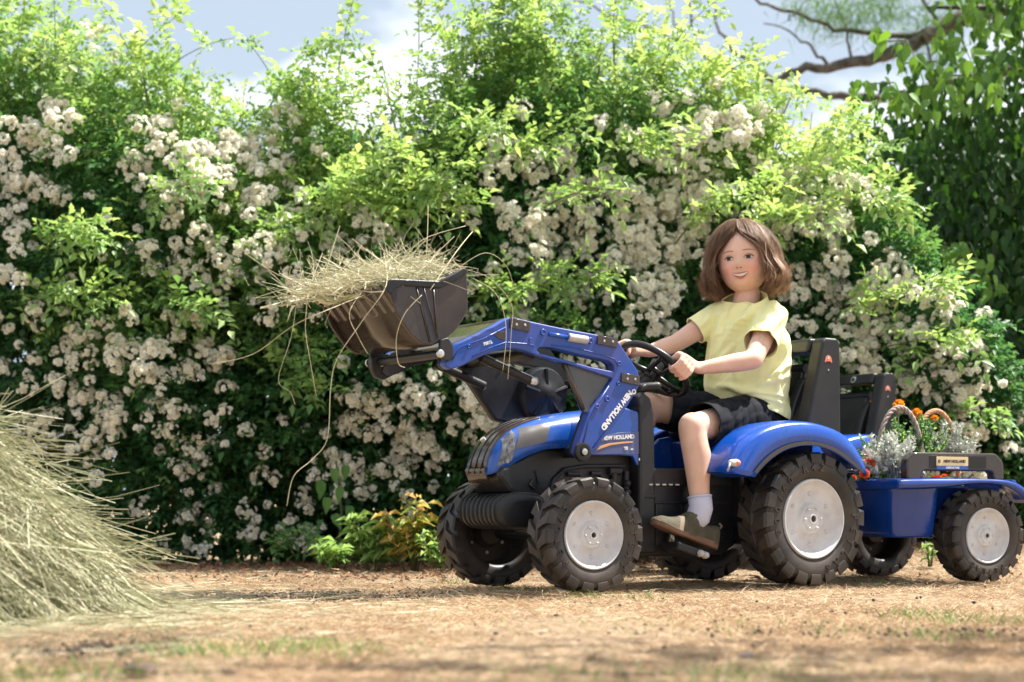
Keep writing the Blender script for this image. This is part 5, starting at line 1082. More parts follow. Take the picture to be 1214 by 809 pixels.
# ------------------------------------------------------------------ baskets and flowers in the trailer
M_wick = mat('grey_wicker', (.30, .23, .19), .7, col2=(.46, .38, .33), vscale=50, bump=.5, bscale=120)
M_wick2 = mat('honey_wicker', (.42, .20, .10), .65, col2=(.60, .36, .20), vscale=50, bump=.5, bscale=120)
M_silver = tint_mat('silver_leaf', [(0, (.36, .39, .32)), (.5, (.56, .58, .50)), (1, (.74, .75, .69))], .75, .15)
M_mari = tint_mat('marigold_petal', [(0, (.75, .20, .01)), (.5, (.86, .36, .02)), (1, (.92, .52, .04))], .6, .3)
M_gera = tint_mat('red_petal', [(0, (.60, .05, .03)), (.5, (.78, .12, .04)), (1, (.86, .28, .10))], .6, .3)
def basket(x, y, w, d, hh, htop, mt, label, tw=3, ang=0):
    T = empty('wicker_basket', FT.W((x, y, .165)), FT.rot + ang); tag(T, label, 'basket', 'wicker baskets in the trailer')
    m = MB(); rows = 11
    for i in range(rows):
        z = .006 + hh * i / (rows - 1); s = .78 + .22 * i / (rows - 1); pts = []
        for k in range(48):
            a = 2 * math.pi * k / 48; wv = 1 + .018 * math.cos(k * math.pi / 2 + i * math.pi); pts.append((w * s * wv * math.cos(a), d * s * wv * math.sin(a), z))
        m.tube(pts, hh / rows * .62, 6, closed=True)
    m.build('woven_side', mt, T, smooth=True)
    m = MB()
    for k in range(24):
        a = 2 * math.pi * k / 24; m.tube([(w * .78 * math.cos(a), d * .78 * math.sin(a), 0), (w * math.cos(a), d * math.sin(a), hh + .004)], .003, 5)
    m.build('stake', mt, T, smooth=True)
    m = MB()
    for s_ in range(2): m.tube([((w + .003) * (1 + .012 * math.cos(9 * a + s_ * 3.14)) * math.cos(a), (d + .003) * (1 + .012 * math.cos(9 * a + s_ * 3.14)) * math.sin(a), hh + .006 + .004 * math.sin(9 * a + s_ * 3.14)) for a in [2 * math.pi * k / 72 for k in range(72)]], .005, 6, closed=True)
    m.build('rim', mt, T, smooth=True)
    m = MB(); n = 60
    for s_ in range(tw):
        pts = []
        for k in range(n + 1):
            u = k / n; a = math.pi * u; c = Vector((w * .98 * math.cos(a), 0, hh + (htop - hh) * math.sin(a) ** .75 if 0 < u < 1 else hh * .5)); ph = 2 * math.pi * (s_ / tw + u * 7)
            rad = Vector((math.cos(a), 0, math.sin(a))); pts.append(c + rad * .0046 * math.cos(ph) + Vector((0, 1, 0)) * .0046 * math.sin(ph))
        m.tube(pts, .0043, 6)
    m.build('handle', mt, T, smooth=True)
    return T
basket(.118, .02, .100, .078, .10, .380, M_wick, 'basket with grey twisted handle at the front of the trailer', 3, 0)
basket(-.105, -.07, .098, .078, .135, .378, M_wick2, 'basket with honey brown handle, behind the grey handled one', 4, 0)
def lobed(T, n, h, sp, seed, m, lean=.4, lob=5, sz=.014, dense=1):
    r = np.random.default_rng(seed); P_ = []; D_ = []; L_ = []; mb = MB()
    for i in range(n):
        a = r.random() * 6.283; e_ = abs(r.normal(0, lean)); l = h * r.uniform(.55, 1.05); d = np.array([math.cos(a) * math.sin(e_), math.sin(a) * math.sin(e_), math.cos(e_)]); base = np.array([r.normal(0, sp), r.normal(0, sp), 0]); mid = base + d * l * .6; tip = base + d * l + np.array([d[0] * .25 * l, d[1] * .25 * l, -.05 * l])
        mb.tube([tuple(base), tuple(mid), tuple(tip)], [.0022, .0018, .001], 4)
        for k in range(int(14 * dense)):
            u = .3 + .7 * k / (14 * dense); p = base * (1 - u) ** 2 + 2 * u * (1 - u) * mid + u * u * tip
            for s_ in range(3): dd = r.normal(0, .8, 3) + d * .8; P_.append(p); D_.append(dd); L_.append(sz * r.uniform(.6, 1.3) * (1.15 - .4 * u))
    P_ = np.array(P_); D_ = unit(np.array(D_)); L_ = np.array(L_); k = len(P_); V, F_ = leaflets(P_, D_, unit(r.normal(0, 1, (k, 3))), L_, L_ * .5, droop=0)
    mb.build('stem', m, T, smooth=True)['kind'] = 'stuff'; link('leaves', npmesh('leaves', V, F_, np.repeat(r.random(k), 5)), m, T)['kind'] = 'stuff'
def plant_at(px, py, yl, name, label, cat, group=None):
    v = FT.P(px, py, yl); T = empty(name, FT.W(v), FT.rot); tag(T, label, cat, group); return T
M_silv_s = M_silver
T = plant_at(1056, 572, .13, 'silver_plant', 'silvery white feathery foliage plant under the grey basket handle', 'plant'); lobed(T, 40, .165, .022, 5, M_silver, .52, sz=.021)
T = plant_at(1122, 545, -.06, 'silver_plant', 'pale silver bushy plant inside the honey brown basket', 'plant'); lobed(T, 42, .135, .032, 6, M_silver, .65, sz=.015)
T = plant_at(1080, 560, -.05, 'feathery_plant', 'light green feathery plant between the two basket handles', 'plant'); lobed(T, 60, .185, .035, 8, M_leaf, .40, sz=.017)
def pompom(T, c, r, m, seed):
    q = np.random.default_rng(seed); n = 110; D = unit(q.normal(0, 1, (n, 3)) + np.array([0, 0, .35])); P0 = np.array(c) + D * r * .35; L_ = np.full(n, r * .75); V, F_ = leaflets(P0, D, unit(q.normal(0, 1, (n, 3))), L_, L_ * .75, fold=.3, droop=0)
    link('flower_head', npmesh('flower_head', V, F_, np.repeat(q.random(n), 5)), m, T)
def flower_plant(px, py, yl, name, label, cat, heads, m, seed, leafn=26, lh=.07, leafm=None):
    T = plant_at(px, py, yl, name, label, cat); o = Vector((0, 0, 0)); lobed(T, leafn, lh, .025, seed, leafm or M_leaf, .6, sz=.018)
    b = FT.P(px, py, yl)
    for i, (hx, hy, yy, r) in enumerate(heads):
        v = FT.P(hx, hy, yy) - b; mb = MB(); mb.tube([(0, 0, -.0), (v.x * .6, v.y * .6, v.z * .6), tuple(v)], .0022, 5); mb.build('stem', M_stem, T, smooth=True); pompom(T, tuple(v), r, m, seed * 10 + i)
flower_plant(1060, 565, -.14, 'marigold', 'tall orange yellow marigold rising behind the grey basket handle', 'flower', [(1066, 481, -.14, .020), (1087, 491, -.14, .019), (1108, 497, -.12, .014)], M_mari, 31, 30, .16)
T = empty('marigold', W3(1027, 640, 7.02)); tag(T, 'big orange marigold seen through the roll bar of the parked tractor behind', 'flower')
lobed(T, 60, .50, .05, 35, M_leaf, .22, sz=.03)
for i, (hx, hy, r) in enumerate(((1029, 484, .030), (1025, 497, .034), (1034, 499, .028), (1022, 486, .026))):
    v = W3(hx, hy, 7.0) - Vector(T.location); mb = MB(); mb.tube([(0, 0, 0), (v.x * .6, v.y * .6, v.z * .6), tuple(v)], .0035, 5); mb.build('stem', M_stem, T, smooth=True); pompom(T, tuple(v), r, M_mari, 320 + i)
flower_plant(1034, 572, .10, 'red_flower', 'orange red flowers at the front corner of the trailer', 'flower', [(1031, 550, .12, .019), (1025, 562, .16, .016), (1040, 558, .10, .014), (1029, 539, .08, .012), (1012, 567, .15, .010)], M_gera, 33, 16, .035)
flower_plant(1118, 576, .12, 'red_flower', 'low red flowers seen under the trailer side rail', 'flower', [(1112, 567, .13, .011), (1120, 566, .12, .012), (1106, 567, .12, .008), (1125, 569, .13, .008)], M_gera, 34, 14, .025)

# ------------------------------------------------------------------ the child
M_skin = mat('skin', (.66, .41, .30), .58, spec=.28, col2=(.74, .475, .375), vscale=16, sub=.18, bump=.15, bscale=260, bdist=.0015)
def blush_shade_skin(m, spots):
    nt = m.node_tree; p = nt.nodes['Principled BSDF']; src = p.inputs['Base Color'].links[0].from_socket; t = nt.nodes.new('ShaderNodeTexCoord')
    for (c, r, col, amt) in spots:
        d = nt.nodes.new('ShaderNodeVectorMath'); d.operation = 'DISTANCE'; d.inputs[1].default_value = c; nt.links.new(t.outputs['Object'], d.inputs[0])
        mr = nt.nodes.new('ShaderNodeMapRange'); mr.interpolation_type = 'SMOOTHSTEP'; mr.inputs[1].default_value = r; mr.inputs[2].default_value = 0; mr.inputs[3].default_value = 0; mr.inputs[4].default_value = amt; nt.links.new(d.outputs['Value'], mr.inputs[0])
        mx = nt.nodes.new('ShaderNodeMix'); mx.data_type = 'RGBA'; mx.inputs[7].default_value = (*col, 1); nt.links.new(mr.outputs[0], mx.inputs[0]); nt.links.new(src, mx.inputs[6]); src = mx.outputs[2]
    nt.links.new(src, p.inputs['Base Color'])
M_shirt = mat('yellow_cotton', (.85, .83, .43), .85, spec=.15, var=.04, vscale=6, bump=.25, bscale=300, bdist=.001)
M_short = mat('black_denim', (.008, .009, .013), .85, spec=.12, col2=(.017, .018, .024), vscale=30, bump=.4, bscale=220, bdist=.002)
M_hair = tint_mat('brown_hair', [(0, (.07, .037, .021)), (.45, (.185, .108, .066)), (.8, (.34, .215, .135)), (1, (.48, .33, .22))], .55, .26, (1.15, 1.0, .85), spec=.35)
M_hairbase = mat('hair_base', (.07, .032, .016), .6, col2=(.12, .055, .028), vscale=60)
M_sock = mat('pale_lilac_sock', (.52, .52, .66), .9, bump=.5, bscale=250, bdist=.001, var=.05)
M_shoe = mat('khaki_suede', (.070, .064, .045), .9, spec=.12, col2=(.105, .094, .068), vscale=30, bump=.4, bscale=150)
M_shoe2 = mat('tan_panel', (.17, .125, .09), .85, var=.1, vscale=30)
M_sole = mat('gum_sole', (.17, .095, .060), .7, var=.12, vscale=20)
M_eye = mat('eye_white', (.46, .42, .40), .15); M_iris = mat('iris', (.040, .030, .026), .55, spec=.2); M_lip = mat('lips', (.52, .17, .155), .42, sub=.1); M_teeth = mat('teeth', (.70, .66, .58), .25); M_mouth = mat('mouth_inside', (.12, .02, .02), .5)
M_brow = mat('brow', (.34, .20, .135), .9); M_brow2 = mat('lash', (.045, .025, .02), .8); M_lid = mat('lid_line', (.36, .19, .14), .7)

CHILD = empty('person', TR.W((0, 0, .47))); KO = Vector(CHILD.location)
tag(CHILD, 'small brown-haired child in yellow t-shirt and black shorts, holding the tractor steering wheel', 'child')
def K(px, py, yl): return TR.PW(px, py, yl) - KO
def KL(v): return TR.W(v) - KO
def add_folds(m, scale, strength, dist):
    nt = m.node_tree; p = nt.nodes['Principled BSDF']; t = nt.nodes.new('ShaderNodeTexCoord'); mp = nt.nodes.new('ShaderNodeMapping'); mp.inputs['Rotation'].default_value = (.3, .75, .4); mp.inputs['Scale'].default_value = (1, 1, .28)
    n = nt.nodes.new('ShaderNodeTexNoise'); n.noise_type = 'RIDGED_MULTIFRACTAL'; n.inputs['Scale'].default_value = scale; n.inputs['Detail'].default_value = 2; n.inputs['Distortion'].default_value = .6
    b = nt.nodes.new('ShaderNodeBump'); b.inputs['Strength'].default_value = strength; b.inputs['Distance'].default_value = dist * 1.8
    nt.links.new(t.outputs['Object'], mp.inputs[0]); nt.links.new(mp.outputs[0], n.inputs['Vector']); nt.links.new(n.outputs['Fac'], b.inputs['Height'])
    l = p.inputs['Normal'].links
    if l: nt.links.new(l[0].from_socket, b.inputs['Normal'])
    nt.links.new(b.outputs[0], p.inputs['Normal'])
def remesh(mb, vox, smooth=4, fac=.5):
    me = mb.mesh('t', fix=True); o = bpy.data.objects.new('t', me); C.objects.link(o)
    m = o.modifiers.new('r', 'REMESH'); m.mode = 'VOXEL'; m.voxel_size = vox; m.use_smooth_shade = True
    if smooth: s = o.modifiers.new('s', 'SMOOTH'); s.iterations = smooth; s.factor = fac
    return eval_mesh(o, 'm')
def cut(me, planes, loc=None):
    b = bmesh.new(); b.from_mesh(me)
    for co, no, *lim in planes:
        co, no = Vector(co), Vector(no).normalized()
        if lim:   # only geometry within reach of the plane centre
            geom = [v for v in b.verts if (v.co - co).length < lim[0]]; vs = set(geom)
            g = geom + [e for e in b.edges if e.verts[0] in vs and e.verts[1] in vs] + [f for f in b.faces if all(v in vs for v in f.verts)]
        else: g = b.verts[:] + b.edges[:] + b.faces[:]
        bmesh.ops.bisect_plane(b, geom=g, plane_co=co, plane_no=no, clear_outer=True, clear_inner=False)
    b.to_mesh(me); b.free(); return me
def keep_big(me):
    b = bmesh.new(); b.from_mesh(me); isl = []; seen = set()
    for v in b.verts:
        if v.index in seen: continue
        st = [v]; comp = []; seen.add(v.index)
        while st:
            q = st.pop(); comp.append(q)
            for e_ in q.link_edges:
                w = e_.other_vert(q)
                if w.index not in seen: seen.add(w.index); st.append(w)
        isl.append(comp)
    big = max(isl, key=len); bmesh.ops.delete(b, geom=[v for c_ in isl if c_ is not big for v in c_], context='VERTS'); b.to_mesh(me); b.free()
def displace(me, fn):
    n = len(me.vertices); V = np.empty(n * 3); me.vertices.foreach_get('co', V); V = V.reshape(-1, 3); N_ = np.empty(n * 3); me.vertices.foreach_get('normal', N_); N_ = N_.reshape(-1, 3)
    V = V + N_ * fn(V, N_)[:, None]; me.vertices.foreach_set('co', V.ravel()); me.update(); return me

# joints
S_n, S_f = K(914, 379, .080), K(849, 377, -.085)
E_n, W_n = K(893, 427, .165), K(829, 437, .105)
E_f, W_f = K(800, 408, -.130), K(768, 417, -.105)
H_n, H_f = KL((.015, .058, .505)), KL((.015, -.058, .505))
K_n, A_n = K(820, 507, .150), K(831, 602, .185)
K_f, A_f = K(768, 482, -.100), KL((.385, -.165, .31))
NB, HC = K(886, 351, .0), K(881.0, 308, .0)
def lerp(a, b, t): return a * (1 - t) + b * t
# head frame
yaw, roll, pitch = R(9), R(5), R(2)
cv = -(HC + KO - Vector((0, 0, CH))); cv.z = 0; cv.normalize()
fw = Matrix.Rotation(-yaw, 3, 'Z') @ cv; rt = fw.cross(Vector((0, 0, 1))).normalized(); rt = -rt if rt.x < 0 else rt; up = Vector((0, 0, 1))
q = Matrix.Rotation(-roll, 3, fw) if (Matrix.Rotation(-roll, 3, fw) @ rt).z > 0 else Matrix.Rotation(roll, 3, fw)
rt = q @ rt; up = q @ up; q = Matrix.Rotation(pitch, 3, rt); fw2 = q @ fw
if fw2.z < 0: q = Matrix.Rotation(-pitch, 3, rt); fw2 = q @ fw
fw = fw2; up = q @ up
def g2(x, z, cx, cz, sx, sz): return math.exp(-((x - cx) / sx) ** 2 - ((z - cz) / sz) ** 2)
def head_local(d):
    """unit direction (right, forward, up) -> head surface point in metres"""
    x, y, z = d
    rx = .0745; ry = .091 if y > 0 else .094; rz = .100 if z > 0 else .100
    X, Y, Z = x * rx, y * ry, z * rz
    if z < 0:
        k = 1 - .14 * (-z) ** 2.6; X *= k * (1 + .30 * max(-z - .4, 0)); Y *= (1 - (.0 if y > 0 else .30) * (-z) ** 2.5); Y += .020 * max(-z - .45, 0) if y > 0 else 0
    if y > 0:
        s = min(1, y * 1.6)
        Y += s * (.0150 * g2(X, Z, 0, -.030, .0095, .011) + .0070 * g2(X, Z, 0, -.014, .0065, .018) + .0040 * (g2(X, Z, .009, -.034, .006, .006) + g2(X, Z, -.009, -.034, .006, .006))
                  - .0062 * (g2(X, Z, .029, -.008, .015, .010) + g2(X, Z, -.029, -.008, .015, .010)) + .0022 * (g2(X, Z, .027, .012, .02, .008) + g2(X, Z, -.027, .012, .02, .008))
                  + .0078 * (g2(X, Z, .036, -.037, .015, .014) + g2(X, Z, -.036, -.037, .015, .014)) - .0030 * (g2(abs(X), Z, .0190, -.041, .0035, .008) + g2(abs(X), Z, .0262, -.052, .0040, .009)) + .0060 * g2(X, Z, 0, -.056, .022, .012) - .0030 * g2(X, Z, 0, -.070, .018, .005) + .0060 * g2(X, Z, 0, -.088, .018, .011)
                  + .004 * g2(X, Z, 0, .045, .05, .03) - .002 * g2(X, Z, 0, -.045, .004, .006))
        X += math.copysign(1, X) * s * .0030 * g2(abs(X), Z, .055, -.036, .02, .02)
    return X, Y, Z
HS = 1.035
def HL(p): return HC + (rt * p[0] + fw * p[1] + up * p[2]) * HS
def face(X, Z, off=0.0):
    rz = .100 if Z > 0 else .100; z = max(-.99, min(.99, Z / rz)); kx = (1 - .14 * (-z) ** 2.6) * (1 + .30 * max(-z - .4, 0)) if z < 0 else 1; c = math.sqrt(1 - z * z); x = max(-.98, min(.98, X / (.0745 * kx))); y = math.sqrt(max(c * c - x * x, .0004)); p = head_local((x, y, z)); p2 = (X, p[1] + off, Z); return p2
mb = MB(); rows = []; nu, nv = 88, 64
for i in range(1, nv):
    th = math.pi * i / nv; rows.append([HL(head_local((math.sin(th) * math.sin(2 * math.pi * k / nu), math.sin(th) * math.cos(2 * math.pi * k / nu), math.cos(th)))) for k in range(nu)])
mb.grid(rows, closed=True); mb.add(rows[0], [tuple(range(nu))]); mb.add(rows[-1], [tuple(range(nu - 1, -1, -1))])
# close the poles by welding duplicates
headme = bpy.data.meshes.new('h'); headme.from_pydata([tuple(v) for v in mb.v], [], mb.f); bb = bmesh.new(); bb.from_mesh(headme); bmesh.ops.remove_doubles(bb, verts=bb.verts, dist=1e-5); bmesh.ops.recalc_face_normals(bb, faces=bb.faces)
body = MB(); bb.verts.ensure_lookup_table(); body.add([v.co.copy() for v in bb.verts], [tuple(v.index for v in f.verts) for f in bb.faces]); bb.free()
for s in (1, -1):   # ears
    e0 = HC + rt * (.066 * s) + up * -.012 + fw * -.006
    body.cap(e0 + up * .012, e0 - up * .010, .011, .008, 12)
neck0 = HC - up * .070 - fw * .012; body.cap(NB - Vector((0, 0, .02)), neck0, .040, .034); body.cap(neck0, HC - up * .03, .036, .05)
body.cap(lerp(S_n, S_f, .18), lerp(S_n, S_f, .82), .038, .038); body.cap(lerp(S_n, S_f, .5) + Vector((0, 0, .01)), NB + Vector((0, 0, .005)), .045, .040)
ch1, ch2 = K(902, 408, .04), K(872, 408, -.04); body.cap(ch1, ch2, .068, .066); wa1, wa2 = K(900, 448, .035), K(872, 448, -.035); body.cap(wa1, wa2, .070, .070); body.cap(KL((.0, .035, .525)), KL((.0, -.035, .525)), .075, .075)
body.cap(lerp(ch1, ch2, .5), lerp(wa1, wa2, .5), .075, .078)
# arms
body.cap(S_n, lerp(S_n, E_n, .6), .038, .033); body.cap(lerp(S_n, E_n, .5), E_n, .0335, .0300); body.cap(E_n, lerp(E_n, W_n, .35), .0295, .0300); body.cap(lerp(E_n, W_n, .3), W_n, .0300, .0195)
body.cap(S_f, lerp(S_f, E_f, .6), .037, .033); body.cap(lerp(S_f, E_f, .5), E_f, .033, .029); body.cap(E_f, lerp(E_f, W_f, .4), .029, .028); body.cap(lerp(E_f, W_f, .35), W_f, .028, .020)
# legs
for H_, K_, A_ in ((H_n, K_n, A_n), (H_f, K_f, A_f)):
    body.cap(H_, lerp(H_, K_, .6), .062, .052); body.cap(lerp(H_, K_, .5), K_, .053, .041); kd = (A_ - K_)
    body.cap(K_ + Vector((0, -.004, .004)), K_ + kd * .08, .041, .040)
    calf = lerp(K_, A_, .36) + TR.W((-.008, 0, 0)) - TR.W((0, 0, 0)); body.cap(K_ + kd * .06, calf, .0410, .0425); body.cap(calf, lerp(K_, A_, .75), .0425, .0325); body.cap(lerp(K_, A_, .7), A_, .033, .029)
# hands closed on the rim
def hand(a, wrist, side):
    c = KL(STEER(a)); t = (KL(STEER(a + .05)) - KL(STEER(a - .05))).normalized(); e1 = wrist - c; e1 = (e1 - t * e1.dot(t)).normalized(); e2 = t.cross(e1).normalized()
    if e2.dot(Vector((0, -.45, 1))) < 0: e2 = -e2
    if t.z > 0: t = -t
    rr = .0105 + .0068
    def rp(s, al, r): return c + t * s + (e1 * math.cos(R(al)) + e2 * math.sin(R(al))) * r
    ln = [1.0, 1.08, 1.02, .85]
    for i in range(4):
        s = -.023 + i * .0153; r0 = .0084 - .0005 * (i == 3)
        kn = rp(s * 1.0, 30, .034); a1 = 72; a2 = 72 + 62 * ln[i]; a3 = a2 + 58 * ln[i]
        p1, p2, p3 = rp(s, a1, .0245), rp(s, a2, .0195), rp(s, a3, .0185)
        body.cap(wrist * .70 + kn * .30 + t * s * .3, kn, .0125, .0092); body.cap(kn, p1, .0092, .0086, 12); body.cap(p1, p2, .0086, .0078, 12); body.cap(p2, p3, .0078, .0066, 12)
    palm = c + e1 * .030 - e2 * .004; body.cap(palm - t * .018, palm + t * .018, .017, .016); body.cap(wrist, palm, .0185, .019)
    b = lerp(wrist, c, .45) - t * .020; p1 = rp(-.030, 5, .030); p2 = rp(-.026, -70, .0215); p3 = rp(-.012, -150, .0195)
    body.cap(b, p1, .0115, .0095, 12); body.cap(p1, p2, .0095, .0084, 12); body.cap(p2, p3, .0082, .0070, 12)
hand(R(-4), W_n, 1); hand(R(140), W_f, -1)
# bare foot stumps inside the shoes
bm_ = remesh(body, .0023, 3, .5)
def relax(me, keep, iters=24):
    n = len(me.vertices); V = np.empty(n * 3); me.vertices.foreach_get('co', V); V = V.reshape(-1, 3); E_ = np.empty(len(me.edges) * 2, np.int32); me.edges.foreach_get('vertices', E_); E_ = E_.reshape(-1, 2)
    w = np.ones(n)
    for c, r0, r1 in keep: w = np.minimum(w, np.clip((np.linalg.norm(V - np.array(c[:]), axis=1) - r0) / (r1 - r0), 0, 1))
    deg = np.bincount(E_.ravel(), minlength=n)[:, None]
    for _ in range(iters):
        A = np.zeros((n, 3))
        for k in range(3): A[:, k] = np.bincount(E_[:, 0], V[E_[:, 1], k], n) + np.bincount(E_[:, 1], V[E_[:, 0], k], n)
        V = V + (A / deg - V) * .6 * w[:, None]
    me.vertices.foreach_set('co', V.ravel()); me.update()
relax(bm_, ((HC, .115, .14), (KL(STEER(R(-4))), .045, .07), (KL(STEER(R(140))), .045, .07)), 60)
body_o = link('body', bm_, M_skin, CHILD); bm_.polygons.foreach_set('use_smooth', [True] * len(bm_.polygons))
blush_shade_skin(M_skin, [(HL(face(.042, -.038))[:], .044, (.74, .30, .25), .60), (HL(face(-.042, -.038))[:], .044, (.74, .30, .25), .60), (HL(face(0, -.030, .012))[:], .022, (.64, .29, .22), .5), (HL(face(.029, -.004))[:], .018, (.58, .33, .25), .4), (HL(face(-.029, -.004))[:], .018, (.58, .33, .25), .4), (E_n[:], .045, (.58, .25, .18), .35), (K_n[:], .05, (.55, .27, .20), .35), (KL(STEER(R(-4)))[:], .045, (.62, .27, .20), .4), (W_f[:], .06, (.62, .27, .20), .35)])  # eye-socket spots paint in eyelid shading; cheek spots are real blush
# eyes, lids, brows, mouth
EX, EZ, EW = .0290, -.0085, .0142
def almond(u, hi, lo): return hi * (1 - abs(u) ** 2.2) ** .8, -lo * (1 - abs(u) ** 2.6)
for s in (1, -1):
    def ep(x, z, off): return HL(face(EX * s + x, EZ + z - s * 0 + .0012 * (x * s) / EW, off + .0016 * max(0, 1 - (x / EW) ** 2 - (z / .012) ** 2)))
    g = []
    for k in range(21):
        u = -1 + k / 10; a, b = almond(u, .0050, .0036); g.append([ep(u * EW, b + (a - b) * t / 6, .0010) for t in range(7)])
    q = MB(); q.grid(g); eo = q.build('eye', M_eye, CHILD, smooth=True)
    def disc(r, off, name, m, cx=-.0010):
        pts = []
        for k in range(28):
            an = 2 * math.pi * k / 28; x = cx + r * math.cos(an); a, b = almond(x / EW, .0050, .0036); pts.append(ep(x, max(min(r * math.sin(an) + .0006, a), b), off))
        q = MB(); q.add(pts + [sum(pts, Vector()) / len(pts)], [(k, (k + 1) % 28, 28) for k in range(28)]); q.build(name, m, eo, smooth=True)
    disc(.0062, .0013, 'iris', M_iris); disc(.0030, .0016, 'pupil', M_inkblack)
    up_l = [(-1 + k / 8) for k in range(17)]
    q = MB(); q.tube([ep(u * EW * 1.04, almond(u, .0054, .0036)[0] + .0002, .0012) for u in up_l], [.0003 + .0010 * (1 - abs(u) ** 2) + .0003 * (u * s > .3) for u in up_l], 6); q.build('eyelash', M_brow2, eo, smooth=True)
    q = MB(); q.tube([ep(u * EW * 1.02, almond(u, .0050, .0039)[1], .0010) for u in up_l], [.0002 + .0004 * (1 - abs(u) ** 2) for u in up_l], 6); q.build('lower_lash', M_lid, eo, smooth=True)
    q = MB(); q.tube([ep(u * EW * 1.08, almond(u, .0088, .0036)[0] + .0006, .0002) for u in up_l], [.0002 + .0007 * (1 - abs(u) ** 2) for u in up_l], 6); q.build('eyelid_crease_shade', M_lid, eo, smooth=True)  # darker line paints in the shade of the lid crease
    q = MB(); pts = []; rs = []
    for k in range(11):
        u = k / 10; X = s * (.0135 + .033 * u); Z = .0085 + .0048 * math.sin(math.pi * (.22 + .58 * u)); pts.append(HL(face(X, Z, -.0004))); rs.append(.0008 + .0012 * math.sin(math.pi * min(1, .2 + u * .8)))
    q.tube(pts, rs, 8); q.build('eyebrow', M_brow, CHILD, smooth=True)
MW = .0262
def mc(u, dz): X = MW * u; return X, -.0570 + .0085 * abs(u) ** 2 + dz * (1 - abs(u) ** 2.2)
def strip(name, z0, z1, off, mt, n=20, m=5, bulge=0):
    g = []
    for i in range(m + 1):
        g.append([HL(face(*mc(-1 + 2 * k / n, z0 + (z1 - z0) * i / m), off + bulge * math.sin(math.pi * i / m) * (1 - abs(-1 + 2 * k / n) ** 3))) for k in range(n + 1)])
    q = MB(); q.grid(g); return q.build(name, mt, CHILD, smooth=True)
strip('mouth_inside', .0015, -.0085, .0006, M_mouth); strip('teeth', .0012, -.0050, .0010, M_teeth, bulge=.0006)
strip('lip', .0012, .0058, .0009, M_lip, bulge=.0022); strip('lip', -.0066, -.0118, .0009, M_lip, bulge=.0028)
for s in (1, -1):
    q = MB(); n0 = HL(face(.0056 * s, -.0385, .0010)); q.cap(n0 - rt * .0012, n0 + rt * .0012, .0016, .0016, 8, 3); q.build('nostril', M_mouth, CHILD, smooth=True)
# hair
def hairpath(phi, t, off=0.0, lockr=0.0, ln=1.0, gs=1.0):
    """phi 0 = front; t along the strand from the parting down"""
    s = 1 if phi >= 0 else -1; a = abs(phi)
    T1 = .60; th = min(t / T1, 1) * 98; zz = .112 * math.cos(R(th)); gap = 3 + 66 * sstep((.082 - zz) / .090) + (0 if s > 0 else -2); gap *= gs
    if a < gap: a = gap + (a - gap) * .10
    an = R(a * s); k = .0945 + off; ky = (.099 if a < 90 else .110) + off
    X = k * math.sin(R(th)) * math.sin(an) * (1 + .05 * math.sin(R(th))); Y = ky * math.sin(R(th)) * math.cos(an); Z = (.111 + off) * math.cos(R(th))
    if t > T1:
        u = (t - T1) / (1 - T1); Z -= .098 * u * ln; fl = 1 + .10 * math.sin(math.pi * min(u * 1.3, 1)) - .06 * u * u; fl += (.20 + lockr * .8) * max(u - .50, 0) ** 1.4 * 1.7
        X *= fl; Y *= (1 + (fl - 1) * .6); Z += max(u - .66, 0) ** 1.3 * .12 * (1 + lockr)
    px = -.008 * (1 - min(t * 2, 1))
    return X + px, Y - .006, Z
